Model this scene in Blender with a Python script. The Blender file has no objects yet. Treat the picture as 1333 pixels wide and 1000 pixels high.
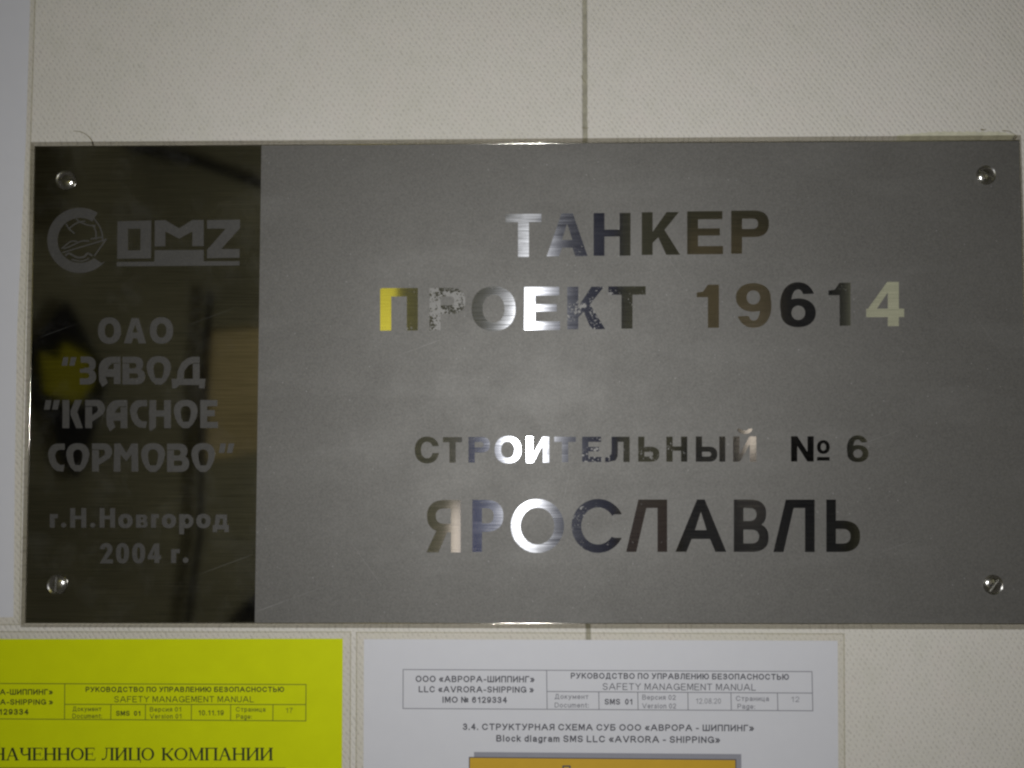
import bpy, bmesh, math, random
from mathutils import Vector, Matrix
from mathutils.geometry import delaunay_2d_cdt, tessellate_polygon
random.seed(7)
S = bpy.context.scene
COL = S.collection

# ------------------------------------------------------------------ camera
# wall face = plane y 0, camera stands 0.48 m in front of it (towards -y)
Z0 = 1.5                       # height of the plaque's centre
F = 1040.0                     # focal length in photo pixels (1333 wide)
CAM = Vector((-0.0014, -0.4817, Z0 - 0.0206))
rx, ry, rz = -0.0387, 0.0123, -0.0022
Rx = Matrix(((1,0,0),(0,math.cos(rx),-math.sin(rx)),(0,math.sin(rx),math.cos(rx))))
Ry = Matrix(((math.cos(ry),0,math.sin(ry)),(0,1,0),(-math.sin(ry),0,math.cos(ry))))
Rz = Matrix(((math.cos(rz),-math.sin(rz),0),(math.sin(rz),math.cos(rz),0),(0,0,1)))
R = Rz @ Rx @ Ry               # plane (x right, y down, z into wall) -> camera (x right, y down, z fwd)
W2P = Matrix(((1,0,0),(0,0,-1),(0,1,0)))      # world -> plane axes
RW = R @ W2P                   # world -> camera(x right, y down, z fwd)
CV = Matrix(((1,0,0),(0,-1,0),(0,0,-1)))
rot = (CV @ RW).transposed()   # blender camera -> world
cd = bpy.data.cameras.new('camera')
cam = bpy.data.objects.new('camera', cd); COL.objects.link(cam)
cam.matrix_world = Matrix.Translation(CAM) @ rot.to_4x4()
cd.sensor_width = 36.0; cd.lens = 36.0 * F / 1333.0
cd.clip_start = 0.01; cd.clip_end = 50
cd.dof.use_dof = False
S.camera = cam

def at(px, py, y=0.0):
    """point of the plane y=const (metres in front of the wall are negative) seen at a photo pixel"""
    d = RW.transposed() @ Vector(((px-666.5)/F, (py-500.0)/F, 1.0))
    t = (y - CAM.y) / d.y
    p = CAM + d*t
    return p

# ------------------------------------------------------------------ world and lamp
w = bpy.data.worlds.new("World"); S.world = w; w.use_nodes = True
wn = w.node_tree.nodes; wn['Background'].inputs[0].default_value = (1.0, 0.93, 0.80, 1)
wn['Background'].inputs[1].default_value = 0.045
ld = bpy.data.lights.new('phone_flash', 'POINT')
ld.energy = 8.5; ld.shadow_soft_size = 0.004; ld.color = (0.98, 0.985, 1.0)
flash = bpy.data.objects.new('phone_flash', ld); COL.objects.link(flash)
flash.location = CAM + Vector((0.0055, 0.004, 0.002))
S.view_settings.view_transform = 'Standard'; S.view_settings.look = 'None'
S.view_settings.gamma = 1; S.view_settings.exposure = 0; S.view_settings.use_curve_mapping = False
S.cycles.filter_width = 2.4
S.cycles.max_bounces = 8; S.cycles.caustics_reflective = True
S.cycles.sample_clamp_indirect = 3.0

# ------------------------------------------------------------------ materials
def mat(name):
    m = bpy.data.materials.new(name); m.use_nodes = True
    nt = m.node_tree; nt.nodes.clear()
    out = nt.nodes.new('ShaderNodeOutputMaterial')
    return m, nt, out
def N(nt, t, **kw):
    n = nt.nodes.new(t)
    for k, v in kw.items():
        if k in n.inputs: n.inputs[k].default_value = v
        else: setattr(n, k, v)
    return n
def L(nt, a, b): nt.links.new(a, b)
def coords(nt, scale=(1,1,1), rot=(0,0,0)):
    g = N(nt, 'ShaderNodeNewGeometry')
    m = N(nt, 'ShaderNodeMapping'); m.inputs['Scale'].default_value = scale; m.inputs['Rotation'].default_value = rot
    L(nt, g.outputs['Position'], m.inputs['Vector'])
    return m.outputs[0]
def ramp(nt, fac, stops):
    r = N(nt, 'ShaderNodeValToRGB'); cr = r.color_ramp
    while len(cr.elements) < len(stops): cr.elements.new(0.5)
    for e, (p, c) in zip(cr.elements, stops):
        e.position = p; e.color = c if len(c) == 4 else (*c, 1)
    L(nt, fac, r.inputs[0]); return r.outputs[0]
def g3(v): return (v, v, v, 1)
def noise(nt, vec, scale, detail=3, rough=0.5):
    n = N(nt, 'ShaderNodeTexNoise'); n.inputs['Scale'].default_value = scale
    n.inputs['Detail'].default_value = detail; n.inputs['Roughness'].default_value = rough
    L(nt, vec, n.inputs['Vector']); return n.outputs['Fac']
def mth(nt, op, a, b=None, c=None):
    n = N(nt, 'ShaderNodeMath', operation=op)
    for i, v in enumerate((a, b, c)):
        if v is None: continue
        if isinstance(v, (int, float)): n.inputs[i].default_value = v
        else: L(nt, v, n.inputs[i])
    return n.outputs[0]
def mixc(nt, fac, a, b, blend='MIX'):
    n = N(nt, 'ShaderNodeMix', data_type='RGBA', blend_type=blend)
    for k, v in ((0, fac), (6, a), (7, b)):
        if isinstance(v, (int, float)): n.inputs[k].default_value = v
        elif isinstance(v, tuple): n.inputs[k].default_value = v if len(v) == 4 else (*v, 1)
        else: L(nt, v, n.inputs[k])
    return n.outputs[2]

def fabric():
    m, nt, out = mat('woven_vinyl_wall_covering')
    bs = N(nt, 'ShaderNodeBsdfPrincipled'); L(nt, bs.outputs[0], out.inputs[0])
    bs.inputs['Roughness'].default_value = 0.75; bs.inputs['Specular IOR Level'].default_value = 0.25
    # diagonal rows of small pits: rotate about y, squash along the row
    v = coords(nt, (1, 1, 1), (0, math.radians(-52), 0))
    sx_ = N(nt, 'ShaderNodeSeparateXYZ'); L(nt, v, sx_.inputs[0])
    wob = noise(nt, v, 95, 2); wob2 = noise(nt, v, 240, 2)
    ph1 = mth(nt, 'ADD', mth(nt, 'MULTIPLY', sx_.outputs[2], 6.2832/0.00265), mth(nt, 'MULTIPLY', wob, 9.0))
    ph2 = mth(nt, 'ADD', mth(nt, 'ADD', mth(nt, 'MULTIPLY', sx_.outputs[0], 6.2832/0.0036), mth(nt, 'MULTIPLY', sx_.outputs[2], 950)), mth(nt, 'MULTIPLY', wob2, 12.0))
    ca_ = mth(nt, 'ADD', mth(nt, 'MULTIPLY', mth(nt, 'COSINE', ph1), 0.5), 0.5); cb_ = mth(nt, 'ADD', mth(nt, 'MULTIPLY', mth(nt, 'COSINE', ph2), 0.5), 0.5)
    pits = ramp(nt, mth(nt, 'MULTIPLY', ca_, cb_), [(0.50, g3(1)), (0.88, g3(0))])
    mp2 = N(nt, 'ShaderNodeMapping'); mp2.inputs['Scale'].default_value = (70, 10, 330); L(nt, v, mp2.inputs['Vector'])
    rows = noise(nt, mp2.outputs[0], 1, 2)
    mp3 = N(nt, 'ShaderNodeMapping'); mp3.inputs['Scale'].default_value = (330, 10, 50); L(nt, v, mp3.inputs['Vector'])
    cross = noise(nt, mp3.outputs[0], 1, 2)
    fine = noise(nt, v, 1400, 3)
    blot = noise(nt, v, 55, 4, .6)
    h = mth(nt, 'ADD', mth(nt, 'MULTIPLY', pits, 0.55), mth(nt, 'ADD', mth(nt, 'MULTIPLY', rows, 0.8), mth(nt, 'MULTIPLY', ca_, -0.30)))
    h = mth(nt, 'ADD', h, mth(nt, 'MULTIPLY', cross, 0.35))
    h = mth(nt, 'ADD', h, mth(nt, 'MULTIPLY', fine, 0.25))
    b = N(nt, 'ShaderNodeBump'); b.inputs['Strength'].default_value = 0.55; b.inputs['Distance'].default_value = 0.0004
    L(nt, h, b.inputs['Height']); L(nt, b.outputs[0], bs.inputs['Normal'])
    thick = mth(nt, 'MULTIPLY', mth(nt, 'SUBTRACT', 1.0, pits), ramp(nt, noise(nt, v, 200, 2), [(0.30, g3(0.25)), (0.60, g3(1))]))
    c = mixc(nt, mth(nt, 'MULTIPLY', thick, 0.60), (0.53, 0.51, 0.46), (0.26, 0.24, 0.20))
    c = mixc(nt, mth(nt, 'MULTIPLY', rows, 0.5), c, (0.42, 0.40, 0.36))
    c = mixc(nt, mth(nt, 'MULTIPLY', ca_, 0.10), c, (0.40, 0.38, 0.34))
    c = mixc(nt, 0.20, c, ramp(nt, noise(nt, v, 7, 3, .6), [(0.35, (0.45, 0.43, 0.36)), (0.65, (0.58, 0.55, 0.51))]))
    c = mixc(nt, 0.16, c, ramp(nt, blot, [(0.3, (0.44, 0.43, 0.34)), (0.5, (0.56, 0.53, 0.47)), (0.7, (0.60, 0.52, 0.48))]))
    L(nt, c, bs.inputs['Base Color'])
    return m

def scratches(nt, v):
    tot = None
    for ang, a, b, th in ((0.35, 5, 900, .735), (-0.95, 7, 1100, .745), (1.35, 6, 1000, .745)):
        q = N(nt, 'ShaderNodeMapping'); q.inputs['Rotation'].default_value = (0, ang, 0); L(nt, v, q.inputs['Vector'])
        p = N(nt, 'ShaderNodeMapping'); p.inputs['Scale'].default_value = (a, a, b); L(nt, q.outputs[0], p.inputs['Vector'])
        k = ramp(nt, noise(nt, p.outputs[0], 1, 1, .5), [(th, g3(0)), (th+.03, g3(1))])
        k = mth(nt, 'MULTIPLY', k, ramp(nt, noise(nt, q.outputs[0], 24, 2), [(0.48, g3(0)), (0.60, g3(1))]))
        tot = k if tot is None else mth(nt, 'MAXIMUM', tot, k)
    return tot
def etched(name='etched_matte_steel', k=1.0):
    m, nt, out = mat(name)
    bs = N(nt, 'ShaderNodeBsdfPrincipled'); L(nt, bs.outputs[0], out.inputs[0])
    v = coords(nt)
    bs.inputs['Metallic'].default_value = 0.5
    big = noise(nt, v, 11, 4, .55)
    fine = noise(nt, v, 900, 3, .7)
    c = ramp(nt, big, [(0.32, (0.118, 0.113, 0.103)), (0.52, (0.134, 0.129, 0.118)), (0.70, (0.147, 0.141, 0.129))])
    c = mixc(nt, 0.5, c, ramp(nt, fine, [(0.3, (0.088, 0.085, 0.079)), (0.7, (0.185, 0.179, 0.165))]))
    # etching grain, its glitter painted in as tiny pale dots
    vo = N(nt, 'ShaderNodeTexVoronoi', feature='F1'); vo.inputs['Scale'].default_value = 420
    L(nt, v, vo.inputs['Vector'])
    dot = ramp(nt, vo.outputs['Distance'], [(0.06, g3(1)), (0.16, g3(0))])
    sep = N(nt, 'ShaderNodeSeparateColor'); L(nt, vo.outputs['Color'], sep.inputs[0])
    pick = mth(nt, 'GREATER_THAN', sep.outputs[0], 0.95)
    spark = mth(nt, 'MULTIPLY', mth(nt, 'MULTIPLY', dot, pick), sep.outputs[1])
    # faint wiped smears
    mp = N(nt, 'ShaderNodeMapping'); mp.inputs['Scale'].default_value = (9, 9, 34); mp.inputs['Rotation'].default_value = (0, -0.5, 0); L(nt, v, mp.inputs['Vector'])
    sm = noise(nt, mp.outputs[0], 1, 3, .6)
    c = mixc(nt, mth(nt, 'MULTIPLY', ramp(nt, sm, [(0.52, g3(0)), (0.72, g3(1))]), 0.10), c, (0.3, 0.295, 0.28))
    c = mixc(nt, mth(nt, 'MULTIPLY', scratches(nt, v), 0.30), c, (0.34, 0.335, 0.32))
    c = mixc(nt, mth(nt, 'MULTIPLY', spark, 0.6), c, (0.6, 0.6, 0.58))
    if k != 1: c = mixc(nt, 1.0, c, (k, k, k), 'MULTIPLY')
    L(nt, c, bs.inputs['Base Color'])
    r = ramp(nt, noise(nt, v, 30, 4, .6), [(0.3, g3(0.60)), (0.7, g3(0.67))])
    r = mixc(nt, spark, r, (0.8, 0.8, 0.8))
    L(nt, r, bs.inputs['Roughness'])
    b = N(nt, 'ShaderNodeBump'); b.inputs['Strength'].default_value = 0.35; b.inputs['Distance'].default_value = 0.0001
    L(nt, fine, b.inputs['Height']); L(nt, b.outputs[0], bs.inputs['Normal'])
    return m

def polished(name, rough, aniso, worn=True, tint=(0.60, 0.59, 0.57), scratch=0.5):
    """steel left bright, brushed sideways; obj.color[0] = how much of the letter has dulled and pitted"""
    m, nt, out = mat(name)
    v = coords(nt)
    mp = N(nt, 'ShaderNodeMapping'); mp.inputs['Scale'].default_value = (26, 26, 2600); L(nt, v, mp.inputs['Vector'])
    br = noise(nt, mp.outputs[0], 1, 3, .6)
    gl = N(nt, 'ShaderNodeBsdfPrincipled'); gl.inputs['Metallic'].default_value = 1
    gl.inputs['Anisotropic'].default_value = aniso
    t = N(nt, 'ShaderNodeCombineXYZ'); t.inputs[2].default_value = 1.0; t.inputs[0].default_value = 0.025
    L(nt, t.outputs[0], gl.inputs['Tangent'])
    c = mixc(nt, 0.6, (*tint, 1), ramp(nt, br, [(0.3, tuple(x*0.55 for x in tint)), (0.7, tuple(min(1, x*1.5) for x in tint))]))
    L(nt, c, gl.inputs['Base Color'])
    rr = ramp(nt, noise(nt, v, 60, 4, .6), [(0.3, g3(rough*0.9)), (0.75, g3(rough*1.15))])
    L(nt, rr, gl.inputs['Roughness'])
    sh = N(nt, 'ShaderNodeBsdfPrincipled'); sh.inputs['Metallic'].default_value = 1; sh.inputs['Roughness'].default_value = 0.085; sh.inputs['Anisotropic'].default_value = 0.7
    L(nt, t.outputs[0], sh.inputs['Tangent']); L(nt, c, sh.inputs['Base Color'])
    # a few long scratches
    mp2 = N(nt, 'ShaderNodeMapping'); mp2.inputs['Scale'].default_value = (18, 18, 900); mp2.inputs['Rotation'].default_value = (0, 0.22, 0); L(nt, v, mp2.inputs['Vector'])
    sc = ramp(nt, noise(nt, mp2.outputs[0], 1, 1, .5), [(0.70, g3(0)), (0.76, g3(1))])
    b = N(nt, 'ShaderNodeBump'); b.inputs['Strength'].default_value = 0.12*scratch; b.inputs['Distance'].default_value = 0.0001
    hh = mth(nt, 'ADD', mth(nt, 'MULTIPLY', br, 0.35), sc)
    L(nt, hh, b.inputs['Height']); L(nt, b.outputs[0], gl.inputs['Normal'])
    if not worn:
        df = N(nt, 'ShaderNodeBsdfDiffuse'); df.inputs[0].default_value = (0.30, 0.30, 0.28, 1)
        smear = ramp(nt, noise(nt, v, 34, 5, .7), [(0.50, g3(0)), (0.75, g3(0.045))])
        mx = N(nt, 'ShaderNodeMixShader'); L(nt, mth(nt, 'MAXIMUM', mth(nt, 'MULTIPLY', scratches(nt, v), 0.13), smear), mx.inputs[0])
        L(nt, gl.outputs[0], mx.inputs[1]); L(nt, df.outputs[0], mx.inputs[2]); L(nt, mx.outputs[0], out.inputs[0]); return m
    du = N(nt, 'ShaderNodeBsdfPrincipled'); du.inputs['Metallic'].default_value = 0.5; du.inputs['Roughness'].default_value = 0.6
    du.inputs['Base Color'].default_value = (0.185, 0.18, 0.17, 1)
    fin = N(nt, 'ShaderNodeMixShader'); L(nt, ramp(nt, br, [(0.35, g3(0.10)), (0.65, g3(0.44))]), fin.inputs[0])
    L(nt, sh.outputs[0], fin.inputs[1]); L(nt, gl.outputs[0], fin.inputs[2])
    oi = N(nt, 'ShaderNodeObjectInfo'); sp = N(nt, 'ShaderNodeSeparateColor'); L(nt, oi.outputs['Color'], sp.inputs[0])
    patch = noise(nt, v, 75, 5, .65); speck = noise(nt, v, 800, 3, .6)
    a = mth(nt, 'ADD', patch, mth(nt, 'MULTIPLY', mth(nt, 'SUBTRACT', speck, 0.5), 0.9))
    thr = mth(nt, 'SUBTRACT', 0.86, mth(nt, 'MULTIPLY', sp.outputs[0], 0.42))
    mask = mth(nt, 'MULTIPLY', mth(nt, 'SUBTRACT', a, thr), 26)
    n = N(nt, 'ShaderNodeClamp'); L(nt, mask, n.inputs[0])
    mx = N(nt, 'ShaderNodeMixShader'); L(nt, n.outputs[0], mx.inputs[0]); L(nt, fin.outputs[0], mx.inputs[1]); L(nt, du.outputs[0], mx.inputs[2])
    L(nt, mx.outputs[0], out.inputs[0])
    return m

def plain(name, col, rough=0.6, metal=0.0, spec=0.4, var=0.06, scale=120, bump=0.0):
    m, nt, out = mat(name)
    bs = N(nt, 'ShaderNodeBsdfPrincipled'); L(nt, bs.outputs[0], out.inputs[0])
    bs.inputs['Roughness'].default_value = rough; bs.inputs['Metallic'].default_value = metal
    bs.inputs['Specular IOR Level'].default_value = spec
    v = coords(nt)
    n = noise(nt, v, scale, 4, .6)
    L(nt, ramp(nt, n, [(0.3, tuple(x*(1-var) for x in col)), (0.7, tuple(min(1, x*(1+var)) for x in col))]), bs.inputs['Base Color'])
    if bump:
        b = N(nt, 'ShaderNodeBump'); b.inputs['Strength'].default_value = bump; b.inputs['Distance'].default_value = 0.0003
        L(nt, n, b.inputs['Height']); L(nt, b.outputs[0], bs.inputs['Normal'])
    return m

def film(name, tint, gloss=0.03):
    m, nt, out = mat(name)
    tr = N(nt, 'ShaderNodeBsdfTransparent'); tr.inputs[0].default_value = (*tint, 1)
    gl = N(nt, 'ShaderNodeBsdfGlossy'); gl.inputs['Roughness'].default_value = 0.28; gl.inputs[0].default_value = (1, 1, 1, 1)
    mx = N(nt, 'ShaderNodeMixShader'); mx.inputs[0].default_value = gloss
    L(nt, tr.outputs[0], mx.inputs[1]); L(nt, gl.outputs[0], mx.inputs[2]); L(nt, mx.outputs[0], out.inputs[0])
    return m

def bevel_mat():
    m, nt, out = mat('bright_ground_steel_edge')
    bs = N(nt, 'ShaderNodeBsdfPrincipled'); L(nt, bs.outputs[0], out.inputs[0])
    bs.inputs['Metallic'].default_value = 1; bs.inputs['Roughness'].default_value = 0.10
    v = coords(nt)
    c = ramp(nt, noise(nt, v, 500, 4, .7), [(0.3, (0.50, 0.475, 0.40)), (0.7, (0.68, 0.65, 0.57))])
    L(nt, c, bs.inputs['Base Color'])
    b = N(nt, 'ShaderNodeBump'); b.inputs['Strength'].default_value = 0.3; b.inputs['Distance'].default_value = 0.0001
    L(nt, noise(nt, v, 1500, 2), b.inputs['Height']); L(nt, b.outputs[0], bs.inputs['Normal'])
    return m

M_wall = fabric(); M_etch = etched(); M_etchl = etched('lightly_etched_steel', 0.54)
M_pol = polished('polished_steel_letter', 0.178, 0.96, tint=(0.43, 0.435, 0.455))
M_panel = polished('polished_steel_panel', 0.058, 0.2, worn=False, tint=(0.44, 0.43, 0.40), scratch=0.12)
M_bev = bevel_mat()
M_screw = plain('bright_screw_steel', (0.62, 0.61, 0.58), 0.20, 1.0, var=0.15, scale=900, bump=0.15)
M_white = plain('white_office_paper', (0.50, 0.50, 0.52), 0.55, var=0.012, scale=90)
M_yellow = plain('lime_yellow_paper', (0.485, 0.535, 0.002), 0.55, spec=0.15, var=0.03, scale=60)
M_ink = plain('grey_black_toner', (0.06, 0.06, 0.07), 0.6, var=0.2, scale=2500)
M_inkl = plain('pale_toner', (0.15, 0.15, 0.165), 0.6, var=0.2, scale=2500)
M_inky = plain('toner_on_yellow_paper', (0.022, 0.030, 0.006), 0.6, var=0.2, scale=2500)
M_inkyl = plain('thin_toner_on_yellow_paper', (0.07, 0.085, 0.008), 0.6, var=0.2, scale=2500)
M_orange = plain('printed_orange_box', (0.46, 0.28, 0.02), 0.55, var=0.03, scale=80)
M_greyp = plain('printed_grey_shadow', (0.22, 0.22, 0.245), 0.6, var=0.03)
M_film = film('clear_laminating_film', (0.98, 0.975, 0.955))
M_film_edge = film('thick_film_rim', (0.90, 0.895, 0.85), 0.06)
M_fill = plain('dirty_beige_joint_sealant', (0.27, 0.255, 0.195), 0.7, var=0.22, scale=150, bump=0.5)
M_fibre = plain('brown_fibre', (0.17, 0.145, 0.07), 0.7)
M_glue = plain('dried_yellow_adhesive', (0.47, 0.455, 0.345), 0.5, var=0.12, scale=300, bump=0.4)
M_core = plain('dark_wall_core', (0.09, 0.085, 0.07), 0.9)

# ------------------------------------------------------------------ helpers
def link(name, me, m=None, parent=None):
    o = bpy.data.objects.new(name, me); COL.objects.link(o)
    if m is not None: me.materials.append(m)
    if parent is not None: o.parent = parent
    return o
def thing(name, label, cat, loc=(0, 0, 0), group=None):
    o = bpy.data.objects.new(name, None); COL.objects.link(o); o.location = (0, 0, 0)
    o.empty_display_size = 0.02
    o['label'] = label; o['category'] = cat
    if group: o['group'] = group
    return o
def mesh(verts, faces):
    me = bpy.data.meshes.new('mesh'); me.from_pydata([tuple(v) for v in verts], [], faces); me.validate(); me.update(); return me
def smooth(me):
    for p in me.polygons: p.use_smooth = True

def area(p): return 0.5*sum(p[i-1][0]*p[i][1]-p[i][0]*p[i-1][1] for i in range(len(p)))
def inpoly(p, x, y):
    r = False; j = len(p)-1
    for i in range(len(p)):
        if (p[i][1] > y) != (p[j][1] > y) and x < (p[j][0]-p[i][0])*(y-p[i][1])/(p[j][1]-p[i][1])+p[i][0]: r = not r
        j = i
    return r
def shape_mesh(ops, y_top, y_base):
    """ops: ordered [(+1|-1, polygon in photo pixels)]; later ones override earlier. Gives a flat raised slab with side walls."""
    verts = []; edges = []
    for s, p in ops:
        b = len(verts); n = len(p)
        verts += [Vector((a[0], a[1])) for a in p]
        edges += [(b+i, b+(i+1) % n) for i in range(n)]
    vo, eo, fo, _, _, _ = delaunay_2d_cdt(verts, edges, [], 0, 1e-5)
    keep = []
    for f in fo:
        cx = sum(vo[i][0] for i in f)/len(f); cy = sum(vo[i][1] for i in f)/len(f)
        st = 0
        for s, p in ops:
            if inpoly(p, cx, cy): st = s
        if st > 0: keep.append(f)
    V = []; Fc = []; top = {}; bot = {}
    def t(i):
        if i not in top: top[i] = len(V); V.append(at(vo[i][0], vo[i][1], y_top))
        return top[i]
    def b(i):
        if i not in bot:
            p = V[t(i)]; bot[i] = len(V); V.append(Vector((p.x, y_base, p.z)))
        return bot[i]
    ed = {}
    for f in keep:
        f = list(f)
        a = area([vo[i] for i in f])
        if a < 0: f.reverse()           # px space, y down: positive area here = clockwise on screen
        ft = [t(i) for i in f]
        Fc.append(tuple(ft))
        for k in range(len(f)): ed[(f[k], f[(k+1) % len(f)])] = 1
    for (i, j) in list(ed):
        if (j, i) not in ed: Fc.append((t(j), t(i), b(i), b(j)))
    me = mesh(V, Fc)
    bm = bmesh.new(); bm.from_mesh(me); bmesh.ops.recalc_face_normals(bm, faces=bm.faces)
    # face the room
    s = sum(f.normal.y*f.calc_area() for f in bm.faces if abs(f.normal.y) > .9)
    if s > 0: bmesh.ops.reverse_faces(bm, faces=bm.faces)
    bm.to_mesh(me); bm.free()
    return me
def rect(x0, y0, x1, y1): return [(x0, y0), (x1, y0), (x1, y1), (x0, y1)]
def ell(cx, cy, a, b, e=2.0, n=44, t0=0, t1=360):
    o = []
    m = n if t1-t0 >= 360 else n+1
    for i in range(m):
        t = math.radians(t0+(t1-t0)*i/n); c, s = math.cos(t), math.sin(t)
        o.append((cx+a*math.copysign(abs(c)**(2/e), c), cy+b*math.copysign(abs(s)**(2/e), s)))
    return o
def stroke(pts, wd, smoothn=0):
    """polyline of even width, square ends"""
    if smoothn:
        P = [pts[0]]+list(pts)+[pts[-1]]; q = []
        for i in range(1, len(P)-2):
            for k in range(smoothn):
                t = k/smoothn; a, b, c, d = P[i-1], P[i], P[i+1], P[i+2]
                q.append(tuple(0.5*(2*b[j]+(c[j]-a[j])*t+(2*a[j]-5*b[j]+4*c[j]-d[j])*t*t+(3*b[j]-a[j]-3*c[j]+d[j])*t**3) for j in (0, 1)))
        q.append(pts[-1]); pts = q
    l = []; r = []
    for i, p in enumerate(pts):
        a = pts[max(0, i-1)]; b = pts[min(len(pts)-1, i+1)]
        dx, dy = b[0]-a[0], b[1]-a[1]; d = math.hypot(dx, dy) or 1
        nx, ny = -dy/d*wd/2, dx/d*wd/2
        l.append((p[0]+nx, p[1]+ny)); r.append((p[0]-nx, p[1]-ny))
    return l+r[::-1]

def dshape(x0, y0, x1, y1, e=2.4):
    """D: flat left, round right"""
    cy = (y0+y1)/2; b = (y1-y0)/2; a = min((x1-x0)*0.62, b*1.15); cx = x1-a
    return [(x0, y0)]+ell(cx, cy, a, b, e, 20, -90, 90)+[(x0, y1)]

def glyph(ch, x0, y0, x1, y1, sv, sh):
    w, h = x1-x0, y1-y0; A = []
    add = lambda p: A.append((1, p)); sub = lambda p: A.append((-1, p))
    if ch == 'Т': add(rect(x0, y0, x1, y0+sh)); c = (x0+x1)/2; add(rect(c-sv/2, y0, c+sv/2, y1))
    elif ch == 'П': add(rect(x0, y0, x1, y1)); sub(rect(x0+sv, y0+sh, x1-sv, y1+1))
    elif ch == 'Н': add(rect(x0, y0, x0+sv, y1)); add(rect(x1-sv, y0, x1, y1)); add(rect(x0, y0+h*.39, x1, y0+h*.39+sh*.85))
    elif ch == 'Е':
        add(rect(x0, y0, x0+sv, y1)); add(rect(x0, y0, x1-w*.02, y0+sh)); add(rect(x0, y0+h*.40, x1-w*.09, y0+h*.40+sh*.88)); add(rect(x0, y1-sh, x1, y1))
    elif ch == 'Р': add(rect(x0, y0, x0+sv, y1)); add(dshape(x0, y0, x1, y0+h*.615)); sub(dshape(x0+sv, y0+sh, x1-sv*1.0, y0+h*.615-sh))
    elif ch == 'О': add(ell((x0+x1)/2, (y0+y1)/2, w/2, h/2, 2.25)); sub(ell((x0+x1)/2, (y0+y1)/2, w/2-sv, h/2-sh, 2.15))
    elif ch == 'ОО': add(ell((x0+x1)/2, (y0+y1)/2, w/2, h/2, 2.0, 64)); sub(ell((x0+x1)/2, (y0+y1)/2, w/2-sv, h/2-sh, 2.0, 64))
    elif ch in ('С', 'СО'):
        e = 2.2 if ch == 'С' else 2.0
        k = 1.06 if ch == 'С' else 1.04
        cx = x0+w/2*k; add(ell(cx, (y0+y1)/2, w/2*k, h/2, e, 64)); sub(ell(cx, (y0+y1)/2, w/2*k-sv, h/2-sh, e, 64))
        if ch == 'С': sub([(cx+w*.05, y0+h*.48), (x1-sv*1.15, y0+h*.36), (x1+w, y0+h*.33), (x1+w, y0+h*.63), (x1-sv*1.15, y0+h*.61), (cx+w*.05, y0+h*.52)])
        else: sub([(cx, y0+h*.5), (x1-sv*1.1, y0+h*.315), (x1-sv*.8, y0+h*.285), (x1+w, y0+h*.285), (x1+w, y0+h*.72), (x1-sv*.8, y0+h*.72), (x1-sv*1.3, y0+h*.69)])
    elif ch == 'К':
        add(rect(x0, y0, x0+sv, y1))
        add([(x1-sv*1.25, y0), (x1-w*.03, y0), (x0+sv+w*.18, y0+h*.56), (x0+sv-.01, y0+h*.72), (x0+sv-.01, y0+h*.46)])
        add([(x0+sv+w*.08, y0+h*.46), (x0+sv+w*.27, y0+h*.36), (x1, y1), (x1-sv*1.28, y1)])
    elif ch == 'А':
        c = (x0+x1)/2; t = sv*.52
        add([(c-t, y0), (c+t, y0), (x1, y1), (x1-sv*1.12, y1), (x1-sv*1.12-h*.0-w*.075, y1-h*.20), (x0+sv*1.12+w*.075, y1-h*.20), (x0+sv*1.12, y1), (x0, y1)])
        q = (y1-h*.20-sh*.95-y0)/h
        xi = c-(w/2-sv*1.12)*.0
        sub([(c, y0+h*.24), (c+w*.128, y0+h*q), (c-w*.128, y0+h*q)])
    elif ch == 'АР':     # lighter grotesque A
        c = (x0+x1)/2; t = sv*.40
        def lx(v): return c-t-(w/2-t)*v
        add([(c-t, y0), (c+t, y0), (x1, y1), (x1-sv*1.14, y1), (2*c-lx(.76)-sv*1.14, y0+h*.755), (lx(.76)+sv*1.14, y0+h*.755), (x0+sv*1.14, y1), (x0, y1)])
        sub([(c, y0+h*.235), (2*c-lx(.59)-sv*1.12, y0+h*.585), (lx(.59)+sv*1.12, y0+h*.585)])
    elif ch == '1':
        add(rect(x1-sv, y0, x1, y1)); add([(x0, y0+h*.18), (x0+w*.28, y0+h*.16), (x1-sv, y0), (x1, y0), (x1-sv+1, y0+h*.29), (x0, y0+h*.29)])
    elif ch in '69':
        P = []
        c = (x0+x1)/2
        P.append((1, ell(c, (y0+y1)/2, w/2, h/2, 2.2, 56)))
        P.append((-1, ell(c, (y0+y1)/2, w/2-sv, h/2-sh*.85, 2.2, 48)))
        P.append((-1, [(c, y0+h*.27), (x1+2, y0+h*.255), (x1+2, y0+h*.7), (c, y0+h*.7)]))
        by = y0+h*.36
        P.append((1, ell(c+w*.01, (by+y1)/2, w/2-w*.01, (y1-by)/2, 2.15, 48)))
        P.append((-1, ell(c+w*.01, (by+y1)/2, w/2-sv, (y1-by)/2-sh*.86, 2.1, 40)))
        if ch == '9': P = [(s, [(x0+x1-a, y0+y1-b) for a, b in p]) for s, p in P]
        A = P
    elif ch == '4':
        rx_ = x1-w*.14
        add(rect(rx_-sv, y0, rx_, y1)); add(rect(x0, y0+h*.605, x1, y0+h*.605+sh)); add([(rx_-sv*1.05, y0), (rx_-sv+.5, y0), (rx_-sv+.5, y0+h*.22), (x0+sv*.95, y0+h*.605+.2), (x0+sv*.5, y0+h*.7), (x0, y0+h*.66)])
    elif ch in 'ИЙ':
        add(rect(x0, y0, x0+sv, y1)); add(rect(x1-sv, y0, x1, y1)); add([(x1-sv*1.05, y0), (x1-sv+.01, y0+h*.30), (x0+sv*1.05, y1), (x0+sv-.01, y1-h*.30)])
    elif ch == 'Л':      # hooked foot
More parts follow.
